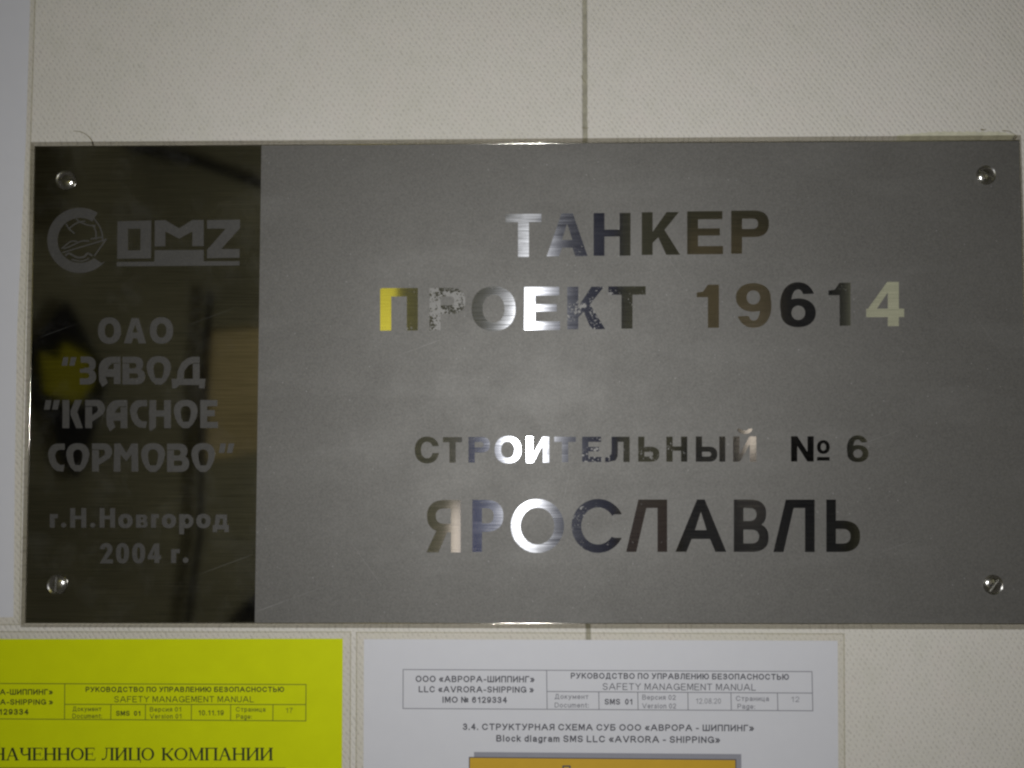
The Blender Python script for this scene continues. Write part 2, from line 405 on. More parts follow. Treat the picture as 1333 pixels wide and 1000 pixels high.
        add(rect(x1-sv, y0, x1, y1)); add(rect(x0+w*.26, y0, x1, y0+sh)); add(rect(x0+w*.26, y0, x0+w*.26+sv, y0+h*.62))
        add([(x0+w*.26, y0+h*.55), (x0+w*.26+sv, y0+h*.55), (x0+w*.25+sv, y0+h*.78), (x0+w*.17+sv, y0+h*.93), (x0+w*.12, y1), (x0, y1), (x0, y1-h*.18), (x0+w*.14, y1-h*.20), (x0+w*.25, y1-h*.32)])
    elif ch == 'ЛС':     # slanted leg
        add(rect(x1-sv, y0, x1, y1)); add([(x0+w*.30, y0), (x1, y0), (x1, y0+sh), (x0+w*.30+sv*.82, y0+sh), (x0+sv*1.05, y1), (x0, y1)])
    elif ch == 'Ь': add(rect(x0, y0, x0+sv, y1)); add(dshape(x0, y0+h*.40, x1, y1)); sub(dshape(x0+sv, y0+h*.40+sh, x1-sv, y1-sh))
    elif ch == 'В':
        add(rect(x0, y0, x0+sv, y1)); add(dshape(x0, y0, x1-w*.07, y0+h*.535)); add(dshape(x0, y0+h*.45, x1, y1))
        sub(dshape(x0+sv, y0+sh, x1-w*.07-sv, y0+h*.535-sh*.78)); sub(dshape(x0+sv, y0+h*.45+sh*.78, x1-sv, y1-sh))
    elif ch == 'Я':
        P = [(1, rect(x0, y0, x0+sv, y1)), (1, dshape(x0, y0, x1-w*.02, y0+h*.615)), (-1, dshape(x0+sv, y0+sh, x1-sv*.98, y0+h*.615-sh)),
             (1, [(x0+sv+w*.10, y0+h*.60), (x0+sv+w*.42, y0+h*.58), (x1, y1), (x1-sv*1.25, y1)])]
        A = [(s, [(x0+x1-a, b) for a, b in p]) for s, p in P]
    elif ch == '2':
        add(ell(x0+w*.48, y0+h*.31, w*.48, h*.31, 2.1, 40)); sub(ell(x0+w*.47, y0+h*.33, w*.48-sv, h*.33-sh, 2.1, 32))
        sub([(x0-2, y0+h*.30), (x0+w*.55, y0+h*.30), (x0+w*.62, y0+h*.45), (x0+w*.40, y0+h*.78), (x0-2, y0+h*.8)])
        add([(x0+w*.96-.5, y0+h*.31), (x0+w*.93, y0+h*.45), (x0+w*.52, y1-sh), (x1, y1-sh), (x1, y1), (x0, y1), (x0+w*.03, y1-h*.05), (x1-sv*1.2, y0+h*.40)])
    elif ch == '0': add(ell((x0+x1)/2, (y0+y1)/2, w/2, h/2, 2.3)); sub(ell((x0+x1)/2, (y0+y1)/2, w/2-sv, h/2-sh, 2.3))
    elif ch == '.': add(ell((x0+x1)/2, (y0+y1)/2, w/2, h/2, 2, 20))
    elif ch == 'г': add([(x0, y0), (x1, y0), (x1-w*.04, y0+sh), (x0, y0+sh)]); add(rect(x0, y0, x0+sv, y1))
    elif ch == 'в':
        add(rect(x0, y0, x0+sv, y1)); add(dshape(x0, y0, x1-w*.05, y0+h*.54)); add(dshape(x0, y0+h*.44, x1, y1))
        sub(dshape(x0+sv, y0+h*.2, x1-w*.05-sv*.8, y0+h*.39)); sub(dshape(x0+sv, y0+h*.6, x1-sv*.8, y1-h*.19))
    elif ch == 'р':
        bh = (y1-y0)*.70; add(rect(x0, y0, x0+sv, y1)); add(ell((x0+x1)/2+w*.03, y0+bh/2, w/2-w*.03, bh/2)); sub(ell((x0+x1)/2+w*.05, y0+bh/2, w/2-sv, bh/2-sh))
    elif ch == 'д':
        by = y0+h*.64
        add([(x0+w*.20, y0), (x1-w*.12, y0), (x1-w*.12, by), (x0+w*.12, by)]); sub([(x0+w*.46, y0+sh), (x1-w*.12-sv*.8, y0+sh), (x1-w*.12-sv*.8, by), (x0+w*.36, by)])
        add(rect(x0, by-1, x1, by+sh*.9)); add(rect(x0, by, x0+sv*.9, y1)); add(rect(x1-sv*.9, by, x1, y1))
    # decorative capitals of the dark panel
    elif ch == 'dЗ':
        add(dshape(x0+w*.05, y0, x1-w*.02, y0+h*.54)); add(dshape(x0, y0+h*.44, x1, y1)); sub(dshape(x0-3, y0+sh, x1-sv, y0+h*.44)); sub(dshape(x0-3, y0+h*.58, x1-sv, y1-sh))
        add([(x0+w*.25, y0+h*.40), (x1-sv*.6, y0+h*.40), (x1-sv*.6, y0+h*.60), (x0+w*.25, y0+h*.57)])
    elif ch == 'dА':     # y1 = foot of the long left leg
        yb = y1-h*.1
        add([(x0, y0+h*.55)]+ell(x0+w*.62, y0+h*.42, w*.62, h*.42, 2.2, 14, 180, 270)+[(x1, y0), (x1, yb), (x1-sv, yb), (x1-sv, y0+h*.66), (x0+sv, y0+h*.66), (x0+sv*1.35, y0+h*.86), (x0+sv*.55, y1), (x0+w*.02, y0+h*.8)])
        sub([(x0+w*.40, y0+h*.41), (x0+w*.5, y0+h*.28), (x0+w*.66, y0+h*.225), (x1-sv, y0+h*.21), (x1-sv, y0+h*.41)]); sub(rect(x1-w*.45, y0+h*.205, x1-1.0, y0+h*.225))
    elif ch == 'dВ':
        add(dshape(x0, y0, x1-w*.08, y0+h*.53)); add(dshape(x0, y0+h*.42, x1, y1)); add(rect(x0, y0, x0+sv, y1))
        sub(dshape(x0+sv, y0+sh, x1-w*.08-sv, y0+h*.42)); sub(dshape(x0+sv, y0+h*.60, x1-sv, y1-sh)); sub(rect(x0-1, y0+sh, x0+w*.45, y0+sh+.8))
    elif ch == 'dО':
        add(ell((x0+x1)/2, y0+h*.42, w/2, h*.42, 2.4, 40, 180, 360)+[(x1-w*.06, y0+h*.64), (x1-w*.2, y0+h*.86), (x1-w*.38, y1-h*.01), (x0+w*.38, y1-h*.01), (x0+w*.2, y0+h*.86), (x0+w*.06, y0+h*.64)])
        sub(ell((x0+x1)/2, y0+h*.44, w/2-sv, h*.44-sh, 2.3, 30, 180, 360)+[(x1-sv-w*.03, y0+h*.62), (x1-sv-w*.09, y1-sh*1.1), (x0+sv+w*.09, y1-sh*1.1), (x0+sv+w*.03, y0+h*.62)])
    elif ch == 'dД':
        by = y0+h*.70
        add([(x0+w*.16, by+1), (x0+w*.19, y0+h*.45), (x0+w*.30, y0+h*.2), (x0+w*.48, y0+h*.05), (x0+w*.62, y0), (x1-w*.15, y0), (x1-w*.15, by+1)])
        sub([(x0+w*.16+sv, by+1), (x0+w*.18+sv, y0+h*.45), (x0+w*.52, y0+h*.27), (x0+w*.62, y0+h*.22), (x1-w*.15-sv, y0+h*.22), (x1-w*.15-sv, by+1)]); sub(rect(x0+w*.64, y0+h*.195, x1-w*.15, y0+h*.215))
        add([(x0, by), (x1+w*.03, by), (x1, y1), (x1-w*.16, y1), (x1-w*.16, by+sh), (x0+w*.24, by+sh), (x0+w*.13, y1), (x0+w*.02, y1)])
    elif ch == 'dК':
        add(rect(x0, y0, x0+sv, y1)); add([(x1-w*.38, y0), (x1-w*.04, y0), (x0+w*.72, y0+h*.42), (x1, y1), (x1-w*.32, y1), (x0+w*.40, y0+h*.52), (x0+w*.40, y0+h*.38)])
    elif ch == 'dР':
        add(rect(x0, y0, x0+sv, y1)); add([(x0, y0)]+ell(x1-w*.42, y0+h*.32, w*.42, h*.32, 2.2, 18, -90, 10)+[(x1-w*.12, y0+h*.52), (x0+w*.5, y0+h*.70), (x0+sv, y0+h*.76)])
        sub([(x0+sv, y0+sh), (x1-w*.40, y0+sh), (x1-sv, y0+h*.32), (x1-sv-w*.05, y0+h*.42), (x0+sv, y0+h*.55)]); sub(rect(x0-1, y0+sh, x0+w*.4, y0+sh+.8))
    elif ch == 'dС':
        add([(x1, y0)]+ell(x0+w*.62, y0+h*.42, w*.62, h*.42, 2.2, 18, 270, 180)+[(x0+w*.10, y0+h*.68), (x0+w*.30, y0+h*.88), (x0+w*.55, y1-h*.02), (x1-w*.08, y1), (x1, y0+h*.76), (x0+w*.72, y1-sh*1.1), (x0+w*.52, y0+h*.66), (x0+sv, y0+h*.44), (x0+sv+w*.1, y0+h*.28), (x0+w*.68, y0+sh), (x1, y0+sh)])
    elif ch == 'dН':
        yb = y1-h*.1
        add([(x0+w*.02, y0), (x0+sv+w*.02, y0), (x0+sv, y1-h*.12), (x0+w*.06, y1), (x0, yb)]); add(rect(x1-sv, y0, x1, yb)); add(rect(x0, y0+h*.33, x1, y0+h*.33+sh))
    elif ch == 'dЕ': add(rect(x0, y0, x0+sv, y1)); add(rect(x0, y0, x1-w*.03, y0+sh)); add(rect(x0, y0+h*.36, x1-w*.18, y0+h*.36+sh)); add(rect(x0, y1-sh, x1, y1))
    elif ch == 'dМ':
        add([(x0+w*.03, y0), (x0+w*.27, y0), (x0+w*.52, y0+h*.34), (x1-w*.27, y0), (x1-w*.02, y0), (x1, y1), (x1-sv, y1), (x1-sv, y0+h*.38), (x0+w*.52, y0+h*.63), (x0+sv, y0+h*.38), (x0+sv, y1), (x0, y1)])
    elif ch == '"':
        k = w*.10
        add([(x0+w*.12, y0), (x0+w*.46, y0), (x0+w*.36, y1), (x0, y1)]); add([(x0+w*.64, y0), (x1, y0), (x1-w*.14, y1), (x0+w*.52, y1)])
    return A

# ------------------------------------------------------------------ the wall
wall = bpy.data.objects.new('wall', None); COL.objects.link(wall); wall['kind'] = 'structure'
def wall_panel(x0, x1, z0, z1):
    """covered board, its vertical edges softly rounded into the joint"""
    V = []; Fc = []; n = 6; r = 0.0012; prof = []
    for i in range(n+1):
        a = math.pi/2*i/n; prof.append((x0+r-r*math.cos(a), r-r*math.sin(a)))
    for i in range(n+1):
        a = math.pi/2*(n-i)/n; prof.append((x1-r+r*math.cos(a), r-r*math.sin(a)))
    prof = [(x0, 0.012)]+prof+[(x1, 0.012)]
    zs = [z0+(z1-z0)*k/40 for k in range(41)]
    for z in zs:
        for k, (x, y) in enumerate(prof):
            j = 0.00022*math.sin(z*210+1)+0.00016*math.sin(z*540)
            sgn = -1 if k < len(prof)/2 else 1
            V.append((x+j*(1 if x0 > -0.5 or sgn > 0 else 0), y, z))
    m = len(prof)
    for a in range(40):
        for b in range(m-1): Fc.append((a*m+b, a*m+b+1, (a+1)*m+b+1, (a+1)*m+b))
    me = mesh(V, Fc); smooth(me)
    return link('wall_panel', me, M_wall, wall)
sx = at(761.5, 100).x
gap = 0.0023
wall_panel(-1.3, sx-gap/2, 0.7, 2.3)
wall_panel(sx+gap/2, 1.3, 0.7, 2.3)
# sealant bead in the joint: wavy, slightly sunk
V = []; Fc = []; nz = 400
for k in range(nz+1):
    z = 1.1+0.8*k/nz
    for i in range(7):
        u = i/6
        y = 0.0009-0.0007*u+0.00025*math.sin(z*800+i)+random.uniform(-.00012, .00012)
        V.append((sx-gap/2-0.0003+(gap+0.0006)*u, y, z))
for k in range(nz):
    for i in range(6): Fc.append((k*7+i, k*7+i+1, (k+1)*7+i+1, (k+1)*7+i))
me = mesh(V, Fc); smooth(me); link('joint_sealant', me, M_fill, wall)
me = mesh([(-1.3, .013, .7), (1.3, .013, .7), (1.3, .013, 2.3), (-1.3, .013, 2.3)], [(0, 1, 2, 3)]); link('wall_core', me, M_core, wall)

# ------------------------------------------------------------------ the steel plaque
T = 0.0030                                    # face stands this far off the wall
YF = -T
plaque = thing('name_plaque', 'large rectangular steel plaque engraved in Cyrillic, its left end dark and polished', 'plaque')
cin = [at(46.2, 191.3, YF), at(1326.3, 183.6, YF), at(1343.6, 811.8, YF), at(33.8, 810.4, YF)]   # edge of the flat face
cout = [at(40.6, 185.2), at(1328.5, 176.2), at(1350.5, 819.6), at(27.4, 816.6)]
def plaque_body():
    V = []; Fc = []
    rings = []
    # outer foot, up the ground bevel, round the crest, onto the face
    steps = [(0.0, 0.0), (0.0, 0.0002)]
    prof = [(0.0, -0.0001), (0.03, -0.0006), (0.86, -0.0029)]+[(0.93-0.07*math.cos(math.pi*k/8), -0.0030-0.00017*math.sin(math.pi*k/8)) for k in range(1, 9)]
    for t, y in prof:
        rings.append([Vector((a.x+(b.x-a.x)*t, y, a.z+(b.z-a.z)*t)) for a, b in zip(cout, cin)])
    rings.insert(0, [Vector((a.x, 0.0004, a.z)) for a in cout])
    for r in rings: V += r
    for k in range(len(rings)-1):
        for i in range(4):
            j = (i+1) % 4
            Fc.append((k*4+i, k*4+j, (k+1)*4+j, (k+1)*4+i))
    me = mesh(V, Fc)
    bm = bmesh.new(); bm.from_mesh(me); 
    # subdivide sideways so the rounding shades evenly, mitres kept sharp
    for f in bm.faces: f.smooth = True
    for e in bm.edges:
        a, b = e.verts
        if abs(a.index % 4-b.index % 4) == 0: e.smooth = False
    bmesh.ops.recalc_face_normals(bm, faces=bm.faces)
    s = sum(f.normal.y for f in bm.faces)
    if s > 0: bmesh.ops.reverse_faces(bm, faces=bm.faces)
    bm.to_mesh(me); bm.free()
    return me
link('bevelled_edge', plaque_body(), M_bev, plaque)
# matte etched field and polished end, side by side
dT, dB = at(340.3, 189.6, YF), at(331.6, 810.6, YF)
def face(name, pts, m):
    me = mesh(pts, [(0, 1, 2, 3)]); 
    if me.polygons[0].normal.y > 0: me.flip_normals()
    return link(name, me, m, plaque)
face('etched_field', [dT, cin[1], cin[2], dB], M_etch)
panel = face('polished_panel', [cin[0], dT, dB, cin[3]], M_panel)
panel['label'] = 'dark mirror-polished left end of the plaque'

YL = YF-0.00008
def letter(ch, x0, y0, x1, y1, sv, sh, m=M_pol, name='letter', wear=0.3, slope=0.0, yt=YL, par=plaque, ybase=YF, extra=None):
    A = glyph(ch, x0, y0, x1, y1, sv, sh)
    if extra: A = A+extra
    if slope: A = [(s, [(a, b+(a-x0)*slope) for a, b in p]) for s, p in A]
    me = shape_mesh(A, yt, ybase)
    o = link(name, me, m, par); o.color = (wear, 0, 0, 1)
    return o
# line 1
sl = -0.0145
for ch, a, b, c, d, wr in (('Т', 658.2, 278.9, 704.7, 335, .15), ('А', 711.7, 278, 764.9, 333.9, .38), ('Н', 772.7, 277.4, 820.8, 333.2, .1), ('К', 835.4, 276.4, 885.4, 332.1, .05), ('Е', 894.5, 275.2, 941.3, 331.3, .05), ('Р', 951.8, 274.4, 1001, 330.5, .05)):
    letter(ch, a, b, c, d, 14.2, 10.6, wear=wr, slope=sl*.5)
# line 2
for ch, a, b, c, d, wr in (('П', 494.9, 375.2, 544, 430.5, .42), ('Р', 559.1, 375, 605.8, 430, 1.0), ('О', 613.9, 373.1, 671.2, 431.1, .3), ('Е', 682.5, 373.8, 729, 429.7, .22), ('К', 738.4, 373.4, 787.9, 428.9, .62), ('Т', 791.9, 372.9, 840.5, 428.1, .6),
        ('1', 907, 370.8, 935.9, 426.9, .15), ('9', 958, 368.8, 1004.2, 426.9, .1), ('6', 1015.5, 367.6, 1062, 426.2, .15), ('1', 1078.5, 368.2, 1107.3, 424.3, .25), ('4', 1127.6, 367.2, 1177, 424.8, .1)):
    letter(ch, a, b, c, d, 14.4, 11, wear=wr, slope=sl*.3)
# line 3
for ch, a, b, c, d, wr in (('С', 539.9, 568.4, 570, 603.4, .4), ('Т', 576.6, 569, 601.6, 602.5, .4), ('Р', 609.8, 568.8, 637.8, 602.2, .4), ('О', 644, 567.9, 678.2, 603.2, .15), ('И', 685.5, 568.6, 715, 602.3, .25), ('Т', 721.5, 568.6, 749.6, 601.8, .35), ('Е', 757.7, 568.6, 783, 601.5, .6),
        ('Л', 787.8, 568.6, 819.7, 601.6, .35), ('Ь', 830.7, 568.5, 858.3, 601.2, .5), ('Н', 867.4, 568.4, 894.7, 601.2, .4)):
    letter(ch, a, b, c, d, 8.2, 6.8, wear=wr)
letter('Ь', 905.7, 568.3, 933.8, 601.2, 8.2, 6.8, wear=.15, extra=[(1, rect(936.3, 568.3, 944.2, 601.2))])
letter('Й', 954.4, 568.2, 984.5, 601.2, 8.4, 6.6, wear=.15, extra=[(1, ell(969.5, 558.2, 9.8, 6.9, 2, 16, 0, 180)), (-1, ell(969.5, 557.4, 5.4, 3.1, 2, 12, 0, 180)), (-1, rect(964.5, 554, 974.5, 557.6))])
x = 1029.7
letter('П', 1029.7, 567.9, 1059.3, 601, 8.2, .01, wear=.1, extra=[(-1, rect(1029, 567, 1060, 568)), (1, [(1029.7, 567.9), (1037.9, 567.9), (1059.3, 601), (1051, 601)]),
    (1, ell(1071.8, 582, 8.4, 9, 2.2, 30)), (-1, ell(1071.8, 582, 3.4, 4.8, 2.2, 20)), (1, rect(1063.6, 595, 1080, 599.8))])
letter('6', 1102.4, 566.8, 1130.7, 601.8, 8.2, 6.6, wear=.1)
# line 4
for ch, a, b, c, d, wr in (('Я', 555, 651, 599.6, 719.2, .2), ('Р', 614.9, 650.8, 655.2, 718.6, .25), ('ОО', 664.9, 649.7, 734.3, 719.9, .2), ('СО', 744, 649.6, 810.3, 719.9, .3), ('ЛС', 815, 650.4, 868.5, 718.6, .3), ('АР', 879.2, 650.3, 945.5, 718.5, .2), ('В', 955.2, 650.4, 1000.6, 718.5, .1), ('ЛС', 1006.7, 650.5, 1060.5, 718.8, .1), ('Ь', 1075.6, 650.4, 1119.7, 718.7, .1)):
    letter(ch, a, b, c, d, 12.6, 11.0, wear=wr)

# etched writing on the polished end
E = dict(m=M_etchl)
for ch, a, b, c, d in (('О', 127.5, 413.2, 157.2, 447.8), ('А', 161.3, 414.3, 190.2, 447.1), ('О', 195, 413, 225.2, 447.6)): letter(ch, a, b, c, d, 8.6, 8.0, **E)
for ch, a, b, c, d in (('"', 80.2, 465.1, 99.2, 476.2), ('dЗ', 104, 464.3, 124.8, 500.6), ('dА', 128.6, 464.5, 156.7, 504), ('dВ', 159.4, 464.5, 188.6, 500.6), ('dО', 190.9, 463.8, 222.2, 501.2), ('dД', 223.3, 464.5, 266, 505.6),
        ('"', 57.2, 521, 77.5, 533.4), ('dК', 81.3, 520.8, 107.7, 557.5), ('dР', 111, 520.8, 136.3, 557.5), ('dА', 138.5, 520.8, 165.5, 561.7), ('dС', 169.1, 521, 191.2, 557.3), ('dН', 194, 521, 222.2, 561.5), ('dО', 226.3, 520.7, 257, 557.8), ('dЕ', 260.7, 520.8, 283.5, 557.3),
        ('dС', 62.6, 577.6, 83.9, 614), ('dО', 86.3, 577.2, 116, 614.2), ('dР', 119.8, 577.3, 145.7, 614), ('dМ', 147.9, 577.5, 179.8, 614), ('dО', 183.7, 577, 214.5, 614.8), ('dВ', 217.5, 577.6, 246, 614.4), ('dО', 249.2, 577, 279.8, 614.8), ('"', 284.6, 577.3, 305, 589.7)):
    letter(ch, a, b, c, d, 8.6, 8.0, **E)
for ch, a, b, c, d in (('г', 64.8, 669.4, 75.2, 687), ('.', 79.5, 680.6, 86, 687), ('Н', 91.4, 661.6, 112, 687.1), ('.', 117.4, 680.6, 123.8, 687), ('Н', 129.7, 661.6, 149.6, 687), ('О', 153.9, 669, 172.4, 687.7), ('в', 177, 670, 192, 687), ('г', 196.6, 669.4, 206.9, 687), ('О', 210.7, 669, 228.9, 687.7), ('р', 233.2, 669.4, 251.6, 695.6), ('О', 255.6, 669, 274, 687.7), ('д', 276.9, 670, 297.7, 692.8),
        ('2', 130, 707, 146.8, 733.5), ('0', 150.9, 707, 167.8, 733.6), ('0', 172, 707, 188.8, 733.6), ('4', 192.4, 707.6, 209.6, 733), ('г', 222.8, 715, 234, 733), ('.', 238, 725.8, 245.2, 733)):
    letter(ch, a, b, c, d, 6.2, 5.2, **E)
# maker's emblem and initials
def mark(name, ops, label=None):
    o = link(name, shape_mesh(ops, YL, YF), M_etchl, plaque)
    if label: o['label'] = label
    return o
def z7(p): return [(40+a/4.443, 250+b/4.443) for a, b in p]
mark('letter', [(1, z7([(502, 170), (697, 165), (695, 384), (500, 386)])), (-1, z7([(562, 213), (635, 212), (634, 338), (562, 338)]))], 'square blocky letter O of the maker logo')
mark('letter', [(1, z7([(717, 165), (778, 163), (858, 210), (935, 162), (1000, 162), (1000, 313), (935, 313), (935, 228), (858, 270), (778, 228), (778, 314), (717, 315)]))], 'blocky letter M of the maker logo')
mark('letter', [(1, z7([(1020, 163), (1210, 160), (1210, 208), (1100, 330), (1207, 330), (1207, 380), (1020, 383), (1020, 335), (1128, 212), (1020, 212)]))], 'blocky letter Z of the maker logo')
mark('logo_underline', [(1, z7([(497, 405), (715, 403), (717, 337), (1000, 335), (1000, 401), (1207, 400), (1207, 425), (497, 430)]))])
def ze(p): return [(50+a/10, 260+b/10) for a, b in p]
ring = [(1, ell(104, 313, 42.5, 42.5, 2, 72)), (-1, ell(104, 313, 29.3, 29.3, 2, 60)), (-1, ze([(540, 528), (720, 250), (770, 165), (1100, -50), (1300, 600), (820, 825), (715, 755)]))]
mark('emblem_ring', ring)
thin = [(720, 245), (790, 340), (828, 440), (838, 545)]
lines = [thin, [(885, 510), (725, 735)], [(885, 512), (838, 535)], [(310, 690), (560, 615), (832, 533)], [(330, 640), (430, 600), (560, 540), (660, 540)], [(300, 640), (420, 545), (505, 545)],
         [(360, 315), (400, 380), (470, 440)], [(400, 375), (470, 320), (540, 290), (610, 280)], [(490, 245), (540, 290), (650, 332), (745, 338)], [(715, 340), (748, 420), (748, 520)], [(680, 512), (750, 500), (835, 487)]]
mark('emblem_ship', [(1, stroke(ze(l), 1.7, 6 if len(l) > 2 else 0)) for l in lines]+[(1, stroke(ze([(350, 730), (400, 700), (500, 750), (590, 745), (640, 700), (700, 730)]), 2.6, 6)), (1, stroke(ze([(430, 778), (540, 800), (600, 790), (660, 765)]), 1.8, 6))])

# slotted screws
def screw(px, py, ang, rad=0.0049, lift=0.0022):
    c = at(px, py, YF)
    V = []; Fc = []; Rr = rad; s = rad*0.15; y_base = YF-0.0002
    ca, sa = math.cos(ang), math.sin(ang)
    def P(u, v, d):     # u along slot, v across, d = off the plate
        V.append((c.x+u*ca-v*sa, y_base-d, c.z+u*sa+v*ca)); return len(V)-1
    def dome(u, v):
        q = min(1, (u*u+v*v)/(Rr*Rr)); return lift*(math.sqrt(max(0, 1-q*0.92))-math.sqrt(0.08))+0.0004
    nu, nv = 18, 10
    for sg in (1, -1):
        g = []
        for j in range(nv+1):
            v = s+(Rr-s)*math.sin(math.pi/2*j/nv); hw = math.sqrt(max(0, Rr*Rr-v*v))
            g.append([P(hw*math.sin(math.pi/2*(-1+2*i/nu)), sg*v, dome(hw*math.sin(math.pi/2*(-1+2*i/nu)), v)) for i in range(nu+1)])
        for j in range(nv):
            for i in range(nu): Fc.append((g[j][i], g[j][i+1], g[j+1][i+1], g[j+1][i]))
        w0 = [P(V and 0, 0, 0) for _ in ()]
        hw = math.sqrt(Rr*Rr-s*s)
        row = [P(hw*math.sin(math.pi/2*(-1+2*i/nu)), sg*s, 0.0004) for i in range(nu+1)]
        for i in range(nu): Fc.append((g[0][i], g[0][i+1], row[i+1], row[i]))
        # outer skirt
        sk = []
        for i in range(nu*2+1):
            a = math.asin(s/Rr)+(math.pi-2*math.asin(s/Rr))*i/(nu*2)
            sk.append((P(Rr*math.cos(a), sg*Rr*math.sin(a), dome(Rr, 0)), P(Rr*1.02*math.cos(a), sg*Rr*1.02*math.sin(a), -0.0002)))
        for i in range(nu*2): Fc.append((sk[i][0], sk[i+1][0], sk[i+1][1], sk[i][1]))
    prof = [(1.0, -0.00005), (1.04, 0.00002), (1.09, 0.00012), (1.15, 0.00030), (1.19, 0.00038), (1.195, -0.0001)]
    lip = [[P(Rr*q*math.cos(2*math.pi*i/40), Rr*q*math.sin(2*math.pi*i/40), d+0.0002) for i in range(40)] for q, d in prof]
    for a in range(len(prof)-1):
        for i in range(40): Fc.append((lip[a][i], lip[a][(i+1) % 40], lip[a+1][(i+1) % 40], lip[a+1][i]))
    f = [P(Rr*math.cos(2*math.pi*i/40), Rr*math.sin(2*math.pi*i/40), 0.00035) for i in range(40)]
    Fc.append(tuple(f))
    me = mesh(V, Fc); bm = bmesh.new(); bm.from_mesh(me); bmesh.ops.remove_doubles(bm, verts=bm.verts, dist=1e-6)
    for fc in bm.faces:
        fc.smooth = len(fc.verts) < 10
        if fc.normal.y > 0.05: fc.normal_flip()
    for e in bm.edges:
        if len(e.link_faces) == 2 and e.calc_face_angle(0) > 0.7: e.smooth = False
    bm.to_mesh(me); bm.free()
    return link('screw', me, M_screw, plaque)
screw(86.2, 235, math.radians(-3)); screw(75, 761, math.radians(88)); screw(1282.8, 228.5, math.radians(-32)); screw(1292, 761, math.radians(52))
# dried adhesive along the top edge, near the right corner
pts_t = []; n = 60
for i in range(n+1):
    xx = 1168+i/n*160; k = math.sin(math.pi*min(1, max(0, (i/n)))**.7)
    top = 176.8-(0.2+5.6*min(1, i/n*3.2)*min(1, (1-i/n)*6))*(0.86+0.14*math.sin(i*1.7)) - random.uniform(0, .5)
    pts_t.append((xx, top))
poly = pts_t+[(1329, 177.5), (1168, 178.6)]
link('adhesive_smear', shape_mesh([(1, poly)], -0.00035, 0.0002), M_glue, plaque)

# ------------------------------------------------------------------ loose fibres
def fibre(pts, r, label, y0=-0.0006, y1=None, name='fibre'):
    q = []
    P = [pts[0]]+pts+[pts[-1]]
    for i in range(1, len(P)-2):
        for k in range(6):
            t = k/6; a, b, c, d = P[i-1], P[i], P[i+1], P[i+2]
            q.append(tuple(0.5*(2*b[j]+(c[j]-a[j])*t+(2*a[j]-5*b[j]+4*c[j]-d[j])*t*t+(3*b[j]-a[j]-3*c[j]+d[j])*t**3) for j in (0, 1)))
    q.append(pts[-1]); V = []; Fc = []; n = len(q)
    pr = [at(a, b, y0+((y1 if y1 is not None else y0)-y0)*i/(n-1)) for i, (a, b) in enumerate(q)]
    for i, p in enumerate(pr):
        d = (pr[min(n-1, i+1)]-pr[max(0, i-1)]).normalized(); s1 = Vector((0, 1, 0)); s2 = d.cross(s1).normalized()
        rr = r*(1-0.55*i/(n-1))
        for k in range(6):
            a = math.pi/3*k; V.append(p+(s1*math.cos(a)+s2*math.sin(a))*rr)
    for i in range(n-1):
        for k in range(6): Fc.append((i*6+k, i*6+(k+1) % 6, (i+1)*6+(k+1) % 6, (i+1)*6+k))
    me = mesh(V, Fc); smooth(me); o = link(name, me, M_fibre); o['label'] = label; o['category'] = 'fibre'; return o
fibre([(120.5, 184.5), (115, 177.5), (106, 172), (95.5, 170.6)], 0.00032, 'curved brown fibre sticking up from the plaque\'s top edge above the left screw', -0.0004, -0.003)
fibre([(757.5, 98), (759, 104), (763, 108)], 0.00025, 'short dark bristle lying across the sealed wall joint above the plaque', -0.0004)
fibre([(758, 166), (762, 167), (766.5, 166.3)], 0.00022, 'tiny dark bristle at the foot of the wall joint, just above the plaque', -0.0004)
fibre([(1305, 170), (1313, 171), (1319, 174), (1324, 177)], 0.00022, 'short brown fibre in the yellow adhesive at the plaque\'s top right corner', -0.0008)
fibre([(1277, 168.5), (1281, 169.3), (1283.5, 168.2)], 0.0004, 'tiny dark speck of fibre above the plaque, left of its top right corner', -0.0005)

# ------------------------------------------------------------------ laminated sheets
def slab(name, pts, yf, th, m, par):
    V = [at(a, b, yf) for a, b in pts]; V += [Vector((v.x, yf+th, v.z)) for v in V]; n = len(pts)
    Fc = [tuple(range(n)), tuple(range(2*n-1, n-1, -1))]+[(i, i+n, (i+1) % n+n, (i+1) % n) for i in range(n)]
    me = mesh(V, Fc); bm = bmesh.new(); bm.from_mesh(me); bmesh.ops.recalc_face_normals(bm, faces=bm.faces); bm.to_mesh(me); bm.free()
    return link(name, me, m, par)
def film_piece(name, outer, inner, yf, th, m, par):
    """clear margin: a frame of film round the paper"""
    n = len(outer); V = []
    for ps, yy in ((outer, yf), (inner, yf)): V += [at(a, b, yy) for a, b in ps]
    Fc = [(i, (i+1) % n, (i+1) % n+n, i+n) for i in range(n)]
    me = mesh(V, Fc); return link(name, me, m, par)
YP = -0.00045      # paper front
YT = -0.00055      # toner front
def laminated(label, cat, paper, outer, m):
    t = thing('laminated_sheet', label, cat)
    slab('paper', paper, YP, 0.0002, m, t)
    # film frame, front face, with a rim that catches light
    film_piece('clear_margin', outer, paper, -0.00038, 0, M_film, t)
    n = len(outer); cx = sum(p[0] for p in outer)/n; cy = sum(p[1] for p in outer)/n
    inn = [(a+(1.6 if a < cx else -1.6), b+(1.6 if b < cy else -1.6)) for a, b in outer]
    film_piece('film_rim', outer, inn, -0.00046, 0, M_film_edge, t)
    return t
